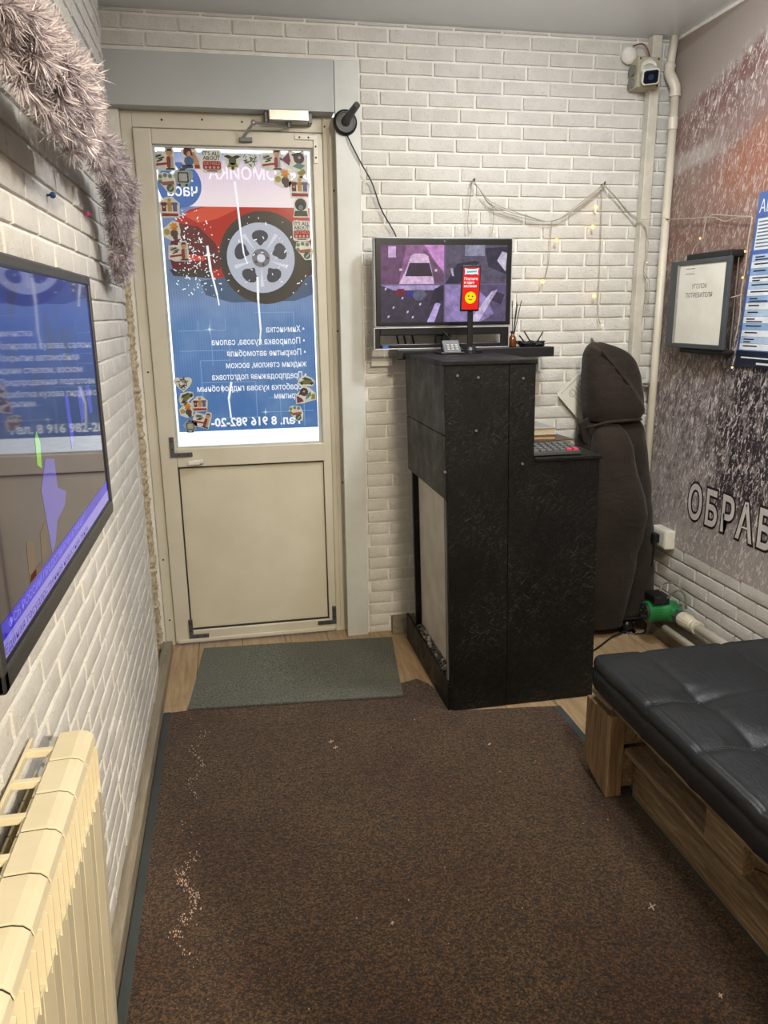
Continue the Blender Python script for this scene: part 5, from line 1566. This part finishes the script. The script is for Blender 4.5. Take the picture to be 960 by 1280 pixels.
# ------------------------------------------------------------------ pallet sofa
t = thing('pallet_bench', 'low bench made of weathered wooden pallets, near the right wall', 'bench', (1.45, 1.2, 0))
def board(x0, x1, y0, y1, z0, z1, m=None, nm='board', bev=0.003):
    return MB().box(x0, x1, y0, y1, z0, z1).build(nm, m or M_PALLET, t, bevel=bev)
b = MB()
b.prism([(1.022, 1.845, 0.010), (1.022, 1.90, 0.02), (1.022, 2.0, 0.055), (1.022, 2.0, 0.27), (1.022, 1.845, 0.275)], (0.05, 0, 0))
b.build('upright', M_PALLETV, t, bevel=0.004)
board(1.072, 1.24, 0.35, 1.845, 0.154, 0.172)
board(1.105, 1.128, 0.35, 1.84, 0.0095, 0.112)
board(1.07, 1.752, 1.86, 1.985, 0.03, 0.15)
board(1.03, 1.752, 1.86, 1.985, 0.285, 0.305)
for y0, y1 in ((1.295, 1.44), (0.62, 0.76)):
    board(1.065, 1.165, y0, y1, 0.172, 0.288, M_PALLET, 'block')
board(1.072, 1.17, 1.86, 1.98, 0.172, 0.285, M_PALLET, 'block')
board(1.66, 1.752, 1.86, 1.98, 0.15, 0.285, M_PALLET, 'block')
board(1.66, 1.752, 0.62, 0.76, 0.0, 0.288, M_PALLET, 'block')
board(1.145, 1.24, 0.40, 0.5, 0.01, 0.15, M_PALLET, 'block')
board(1.66, 1.752, 0.35, 1.86, 0.15, 0.172)
board(1.035, 1.16, 0.35, 1.858, 0.289, 0.309)
for i in range(4):
    x0 = 1.18 + i * 0.145
    board(x0, x0 + 0.125, 0.35, 1.858, 0.289, 0.309)
board(1.07, 1.752, 1.30, 1.42, 0.255, 0.288)
board(1.07, 1.752, 0.64, 0.74, 0.255, 0.288)
MB().tube([(1.085, 1.285, 0.24), (1.10, 1.25, 0.245), (1.115, 1.22, 0.238)], 0.003, 6).tube([(1.09, 1.287, 0.2), (1.11, 1.26, 0.2)], 0.0025, 6).build('staple', M_CHROME, t)

t = thing('seat_cushion', 'black tufted leather mattress cushion on top of the pallet bench', 'cushion', (1.43, 1.1, 0.31))
X0, X1, Y0, Y1 = 0.998, 1.862, 0.345, 1.945
ZT, TH = 0.434, 0.118
SX = [1.158 + 0.265 * i for i in range(3)]
SYs = [1.862 - 0.224 * i for i in range(1, 8)]
ins = 0.024
nx_, ny_ = 92, 170
def ztop(x, y):
    dx = min(abs(x - s) for s in SX)
    dy = min(abs(y - s) for s in SYs)
    r2 = sqrt(dx * dx + dy * dy)
    along_y = math.exp(-(dx / 0.0055) ** 2) * 0.006 * (0.55 + 0.45 * math.exp(-(dy / 0.06) ** 2))
    on = 1.0 if x < 1.16 or True else 0
    along_x = math.exp(-(dy / 0.0055) ** 2) * 0.006 * (0.5 + 0.5 * math.exp(-(dx / 0.06) ** 2))
    pull = 0.013 * math.exp(-(r2 / 0.05) ** 2) * (1 if x > 1.1 else 0.4)
    puff = 0.003 * min(1, dx / 0.03) * min(1, dy / 0.03)
    wr = 0.0035 * noise.noise((x * 14, y * 40, 1.0)) * math.exp(-(r2 / 0.09) ** 2) + 0.0016 * noise.noise((x * 5, y * 5, 4.0))
    edge = min(x - X0, X1 - x, Y1 - y, y - Y0)
    dome = -0.006 * max(0, 1 - edge / 0.10) ** 2
    return ZT + puff - max(along_y, along_x) - pull + wr + dome
vs, fs = [], []
for j in range(ny_ + 1):
    for i in range(nx_ + 1):
        x = X0 + ins + (X1 - X0 - 2 * ins) * i / nx_
        y = Y0 + ins + (Y1 - Y0 - 2 * ins) * j / ny_
        vs.append((x, y, ztop(x, y)))
W_ = nx_ + 1
for j in range(ny_):
    for i in range(nx_):
        a = j * W_ + i
        fs.append((a, a + 1, a + W_ + 1, a + W_))
loop = [i for i in range(W_)] + [j * W_ + nx_ for j in range(1, ny_ + 1)] + [ny_ * W_ + i for i in range(nx_ - 1, -1, -1)] + [j * W_ for j in range(ny_ - 1, 0, -1)]
prev = loop
cx, cy = (X0 + X1) / 2, (Y0 + Y1) / 2
for (out, dz) in ((0.006, 0.0015), (0.010, -0.004), (0.013, 0.0), (0.020, -0.010), (0.024, -0.022), (0.0235, -0.034), (0.022, -0.037), (0.025, -0.042), (0.026, -0.07), (0.022, -0.096), (0.010, -0.106)):
    nw = []
    for a in loop:
        v = vs[a]
        i_, j_ = a % W_, a // W_
        ox = -1 if i_ == 0 else (1 if i_ == nx_ else 0)
        oy = -1 if j_ == 0 else (1 if j_ == ny_ else 0)
        k_ = 0.72 if ox and oy else 1
        nw.append(len(vs))
        f_ = 0.0012 * noise.noise((v[0] * 9, v[1] * 9, dz * 30))
        vs.append((v[0] + ox * (out * k_ + f_), v[1] + oy * (out * k_ + f_), v[2] + dz))
    for q_ in range(len(loop)):
        r_ = (q_ + 1) % len(loop)
        fs.append((prev[q_], prev[r_], nw[r_], nw[q_]))
    prev = nw
fs.append(tuple(prev))
MB().add(vs, fs).build('upholstery', M_LEATHER, t, smooth=True)
b = MB()
rowsx = []
for s in SYs:
    for k_ in range(16):
        x = X0 + 0.03 + k_ * 0.0085
        b.box(x, x + 0.005, s - 0.0045, s - 0.003, ztop(x, s - 0.004) - 0.001, ztop(x, s - 0.004) + 0.0012)
        b.box(x, x + 0.005, s + 0.003, s + 0.0045, ztop(x, s + 0.004) - 0.001, ztop(x, s + 0.004) + 0.0012)
b.build('stitching', mat('grey_thread', (74, 78, 80), 0.6), t)
b = MB()
for sx in SX:
    for sy in SYs:
        b.ball((sx, sy, ztop(sx, sy) + 0.001), 0.007, 10, 6, (1, 1, 0.5))
b.build('tuft_button', M_LEATHER, t, smooth=True)

# ------------------------------------------------------------------ television on the left wall
t = thing('television', 'large wall television with dark bezel showing a news broadcast, on the left wall', 'television', (-0.31, 1.4, 1.24))
TX = -0.296
ty0, ty1, tz0, tz1 = 0.94, 1.882, 0.966, 1.508
M_BEZ = mat('anthracite_bezel', (58, 58, 56), 0.4)
b = MB()
for (y0, y1, z0, z1) in ((ty0, ty1, tz1 - 0.02, tz1), (ty1 - 0.013, ty1, tz0, tz1), (ty0, ty0 + 0.02, tz0, tz1), (ty0, ty1, tz0, tz0 + 0.03)):
    b.box(TX - 0.02, TX, y0, y1, z0, z1)
b.build('bezel', M_BEZ, t, bevel=0.004)
MB().box(XL + 0.002, TX - 0.012, ty0 + 0.01, ty1 - 0.01, tz0 + 0.01, tz1 - 0.01).build('housing', M_BLACK, t, bevel=0.006)
b = MB().box(TX - 0.004, TX - 0.0035, ty1 - 0.022, ty1 - 0.013, tz0 + 0.02, tz1 - 0.02).box(TX - 0.004, TX - 0.0035, ty0, ty1, tz0 + 0.028, tz0 + 0.036)
b.build('screen_border', M_BLACK, t)
def m_tv():
    k = NT('television_picture')
    o = k.sep()
    y, z = o[1], o[2]
    zz = z
    up = k.smooth(z, 1.20, 1.45)
    base = k.mix(up, (58, 50, 62), (58, 70, 140))
    base = k.mix(k.math('MULTIPLY', k.smooth(k.noise(7, 3), 0.5, 0.66), 0.5), base, (72, 58, 52))
    k.b.inputs['Base Color'].default_value = (0.004, 0.004, 0.005, 1)
    k.b.inputs['Roughness'].default_value = 0.035
    k.b.inputs['IOR'].default_value = 1.75
    k.b.inputs['Specular IOR Level'].default_value = 0.6
    k.l(base, k.b.inputs['Emission Color'])
    k.b.inputs['Emission Strength'].default_value = 0.8
    return k.m
M_TV = m_tv()
sc_ = MB().box(TX - 0.008, TX - 0.005, ty0 + 0.012, ty1 - 0.012, tz0 + 0.022, tz1 - 0.016).build('screen', M_TV, t)
def PTV(u, v, d=0.0):
    return (TX - 0.0048 + d * 0.4, u, v)
def tvq(pts, c, es=0.85, d=0.0003, nm='picture'):
    m = mat('tv_%d_%d_%d' % c, (6, 6, 8), 0.035, emit=c, es=es, spec=0.8)
    return flat(pts, nm, m, sc_, d, PTV)
tvq([(0.955, 1.012), (1.858, 1.012), (1.858, 1.048), (0.955, 1.048)], (42, 34, 190), 0.9, 0.0003, 'ticker_band')
tvq([(0.955, 1.002), (1.858, 1.002), (1.858, 1.026), (0.955, 1.026)], (140, 130, 214), 0.9, 0.0005, 'ticker_band')
write('ФСБ РОССИИ ПРЕДОТВРАТИЛА ТЕРАКТ', 0.016, lambda u, v, d: PTV(1.0 + u, 1.031 + v, 0.001), 'ticker_text', glow('tv_text_pale', (130, 124, 226), 1.0), sc_, width=0.55)
write('Единая государственная новостная лента', 0.017, lambda u, v, d: PTV(0.97 + u, 1.006 + v, 0.001), 'ticker_text', glow('tv_text_dark', (60, 50, 120), 1.0), sc_, width=0.6)
tvq([(1.25, 1.16), (1.30, 1.20), (1.36, 1.19), (1.36, 1.14), (1.42, 1.12), (1.40, 1.10), (1.33, 1.09), (1.30, 1.06), (1.27, 1.05)], (104, 96, 190), 0.7)
tvq([(1.245, 1.20), (1.25, 1.24), (1.265, 1.25), (1.28, 1.23), (1.27, 1.19)], (130, 196, 70), 0.8, 0.0005)
tvq([(1.50, 1.28), (1.53, 1.28), (1.54, 1.20), (1.51, 1.18)], (100, 90, 196), 0.7)
tvq([(1.62, 1.28), (1.68, 1.28), (1.67, 1.22), (1.63, 1.21)], (96, 90, 180), 0.7)
tvq([(1.71, 1.28), (1.76, 1.28), (1.77, 1.22), (1.73, 1.22)], (96, 90, 180), 0.7)
tvq([(1.20, 1.05), (1.24, 1.07), (1.25, 1.11), (1.21, 1.10)], (112, 84, 56), 0.5)
tvq([(1.12, 1.05), (1.16, 1.05), (1.17, 1.10), (1.13, 1.11)], (112, 84, 56), 0.5)
tvq([(1.12, 0.0 + 1.048), (1.2, 1.048), (1.19, 1.06), (1.13, 1.06)], (96, 34, 34), 0.5)

# two map pins in the brick wall
for (y, z, c, nm) in ((1.773, 1.661, (52, 92, 140), 'blue'), (2.199, 1.674, (176, 60, 116), 'pink')):
    o = MB().tube([(-0.352, y, z), (-0.335, y, z)], 0.0025, 8).ball((-0.334, y, z), 0.0065, 12, 8).build('wall_pin', mat('pin_' + nm, c, 0.2), None, smooth=True)
    tag(o, '%s round-headed pin in the left brick wall below the tinsel' % nm, 'pin')

# ------------------------------------------------------------------ radiator
t = thing('radiator', 'cream sectional radiator with slotted top under the television', 'radiator', (-0.28, 0.7, 0))
RT = 0.80
PITCH = 0.0805
def section_mb(y1):
    y0 = y1 - PITCH + 0.0042
    b = MB()
    # curved cap
    prof = [(-0.292, RT), (-0.262, RT + 0.001), (-0.25, RT - 0.002), (-0.243, RT - 0.009), (-0.2405, RT - 0.02), (-0.2425, RT - 0.021), (-0.247, RT - 0.012), (-0.262, RT - 0.006), (-0.292, RT - 0.006)]
    b.prism([(x, y0, z) for x, z in prof], (0, y1 - y0, 0))
    # back rail, and one web behind the middle of the cap, so that each slot spans a seam
    b.box(-0.336, -0.331, y1 - PITCH, y1, RT - 0.016, RT - 0.004)
    ym_ = (y0 + y1) / 2
    b.box(-0.332, -0.291, ym_ - 0.005, ym_ + 0.005, RT - 0.014, RT - 0.003)
    # core
    b.box(-0.31, -0.262, y0 + 0.022, y1 - 0.022, 0.10, RT - 0.05)
    b.box(-0.335, -0.331, y0, y1, 0.12, RT - 0.06)
    b.box(-0.298, -0.29, y0, y1, RT - 0.10, RT - 0.006)
    b.prism([(-0.246, y0, RT - 0.014), (-0.243, y0, RT - 0.02), (-0.243, y1, RT - 0.02), (-0.246, y1, RT - 0.014)], (0, 0, -0.004))
    return b, y0
def fins_mb(y0, y1):
    b = MB()
    n_ = 3
    w_ = (y1 - y0) / n_
    for c_, (xa, xb, za, zb) in enumerate(((-0.288, -0.268, RT - 0.070, RT - 0.008), (-0.268, -0.252, RT - 0.082, RT - 0.012), (-0.252, -0.2385, RT - 0.094, RT - 0.022))):
        for i in range(n_):
            ya = y0 + (i + 0.25 + 0.5 * (c_ % 2)) * w_
            lean = 0.010 if c_ % 2 == 0 else -0.010
            b.hexa([(xa, ya, za), (xb, ya, za - 0.006), (xb, ya + 0.0022, za - 0.006), (xa, ya + 0.0022, za)], [(xa, ya + lean, zb), (xb, ya + lean, zb - 0.006), (xb, ya + lean + 0.0022, zb - 0.006), (xa, ya + lean + 0.0022, zb)])
    return b
y1 = 1.14
b, y0 = section_mb(y1)
sec0 = b.build('radiator_section', M_RAD, t, bevel=0.0015)
fin0 = fins_mb(y0, y1).build('fins', M_RAD, sec0)
b = MB()
ym_ = (y0 + y1) / 2
for (ya, yb, da, db) in ((y0, ym_ - 0.0006, 0.0025, 0.0), (ym_ + 0.0006, y1, 0.0, 0.0025)):
    b.hexa([(-0.272, ya, 0.11), (-0.262 - da, ya, 0.11), (-0.262 - db, yb, 0.11), (-0.272, yb, 0.11)], [(-0.25, ya, RT - 0.09), (-0.2385 - da, ya, RT - 0.09), (-0.2385 - db, yb, RT - 0.09), (-0.25, yb, RT - 0.09)])
fr0 = b.build('front_panel', M_RAD, sec0)
b = MB().prism([(-0.291, y0 - 0.0042, RT - 0.0022), (-0.262, y0 - 0.0042, RT - 0.0012), (-0.251, y0 - 0.0042, RT - 0.0042), (-0.2447, y0 - 0.0042, RT - 0.0105), (-0.2425, y0 - 0.0042, RT - 0.0185), (-0.262, y0 - 0.0042, RT - 0.03), (-0.291, y0 - 0.0042, RT - 0.03)], (0, 0.0042, 0))
gk0 = b.build('gasket', M_BLACKMATT, sec0)
for i in range(1, 11):
    s_ = sec0.copy(); COL.objects.link(s_); s_.parent = t
    s_.location.y -= PITCH * i
    for ch in (fin0, fr0, gk0):
        c_ = ch.copy(); COL.objects.link(c_); c_.parent = s_
yn = 1.14 - PITCH * 11
MB().tube([(-0.29, 1.14, 0.745), (-0.29, yn, 0.745)], 0.016, 12).tube([(-0.29, 1.14, 0.145), (-0.29, yn, 0.145)], 0.016, 12).build('header_tube', M_RAD, t)
MB().tube([(-0.29, 1.14, 0.145), (-0.29, 1.165, 0.145)], 0.02, 12).tube([(-0.29, 1.14, 0.745), (-0.29, 1.15, 0.745)], 0.018, 12).build('end_plug', M_RAD, t)
MB().box(-0.30, -0.27, 0.9, 0.93, 0.0, 0.11).box(-0.30, -0.27, 0.4, 0.43, 0.0, 0.11).build('leg', M_RAD, t)

# ------------------------------------------------------------------ tinsel garland
t = thing('tinsel_garland', 'bushy pale pink tinsel garland pinned along the top of the left wall', 'garland', (-0.29, 2.0, 1.8))
def needles(path, rad, tufts, per, seed, name):
    """short twigs leave the core wire, each ringed by fine foil needles"""
    rr = random.Random(seed)
    P = curve(path, 10)
    n_ = len(P) - 1
    vs, fs = [], []
    gv = lambda: Vector((rr.gauss(0, 1), rr.gauss(0, 1), rr.gauss(0, 1)))
    for i in range(tufts):
        s_ = (i + rr.random()) / tufts * n_
        k_ = min(int(s_), n_ - 1)
        u = s_ - k_
        c_ = P[k_] * (1 - u) + P[k_ + 1] * u
        tg = (P[k_ + 1] - P[k_]).normalized()
        f_ = s_ / n_ * (len(rad) - 1)
        ri = int(min(f_, len(rad) - 2))
        r_ = rad[ri] * (1 - (f_ - ri)) + rad[ri + 1] * (f_ - ri)
        d_ = gv()
        d_ = d_ - tg * d_.dot(tg) * 0.6
        if d_.x < 0:
            d_.x *= -0.7
        d_ = (d_.normalized() + Vector((0.15, 0, -0.2))).normalized()
        L = r_ * rr.uniform(0.7, 1.15)
        for j in range(per):
            w = rr.random() ** 0.7
            p0 = c_ + d_ * L * w * 0.85
            nd = (gv().normalized() * 0.95 + d_ * 0.75).normalized()
            ln = (0.016 + 0.25 * r_) * rr.uniform(0.6, 1.15)
            if (p0 + nd * ln).x < xleft(c_.y) + 0.002:
                nd.x = abs(nd.x)
            sd = nd.cross(gv()).normalized() * rr.uniform(0.0006, 0.0012)
            mid = p0 + nd * ln * 0.55
            tip = p0 + nd * ln + sd * rr.uniform(-3, 3)
            n0 = len(vs)
            vs += [p0 - sd, p0 + sd, mid + sd, mid - sd, tip]
            fs += [(n0, n0 + 1, n0 + 2, n0 + 3), (n0 + 3, n0 + 2, n0 + 4)]
    MB().add(vs, fs).build(name, M_TINSEL, t)['kind'] = 'stuff'
    MB().tube(P, 0.003, 6).build('core_wire', M_DARKMETAL, t, smooth=True)
needles([(-0.275, 1.12, 1.79), (-0.268, 1.28, 1.79), (-0.262, 1.42, 1.78), (-0.266, 1.56, 1.765), (-0.275, 1.70, 1.765)], [0.065, 0.072, 0.08, 0.07, 0.05], 150, 170, 1, 'tinsel')
needles([(-0.28, 1.66, 1.80), (-0.285, 1.86, 1.80), (-0.29, 2.08, 1.795), (-0.292, 2.26, 1.765), (-0.30, 2.35, 1.70), (-0.305, 2.37, 1.62), (-0.31, 2.42, 1.565), (-0.312, 2.58, 1.555)], [0.045, 0.06, 0.072, 0.078, 0.066, 0.056, 0.048, 0.02], 190, 160, 2, 'tinsel')
b = MB()
rr = random.Random(5)
for i in range(36):
    y = rr.uniform(1.2, 2.4)
    b.ball((-0.23 + rr.uniform(-0.05, 0.02), y, 1.77 + rr.uniform(-0.07, 0.06)), 0.0022, 6, 4)
o = b.build('glitter', M_CHROME, t)
o['kind'] = 'stuff'
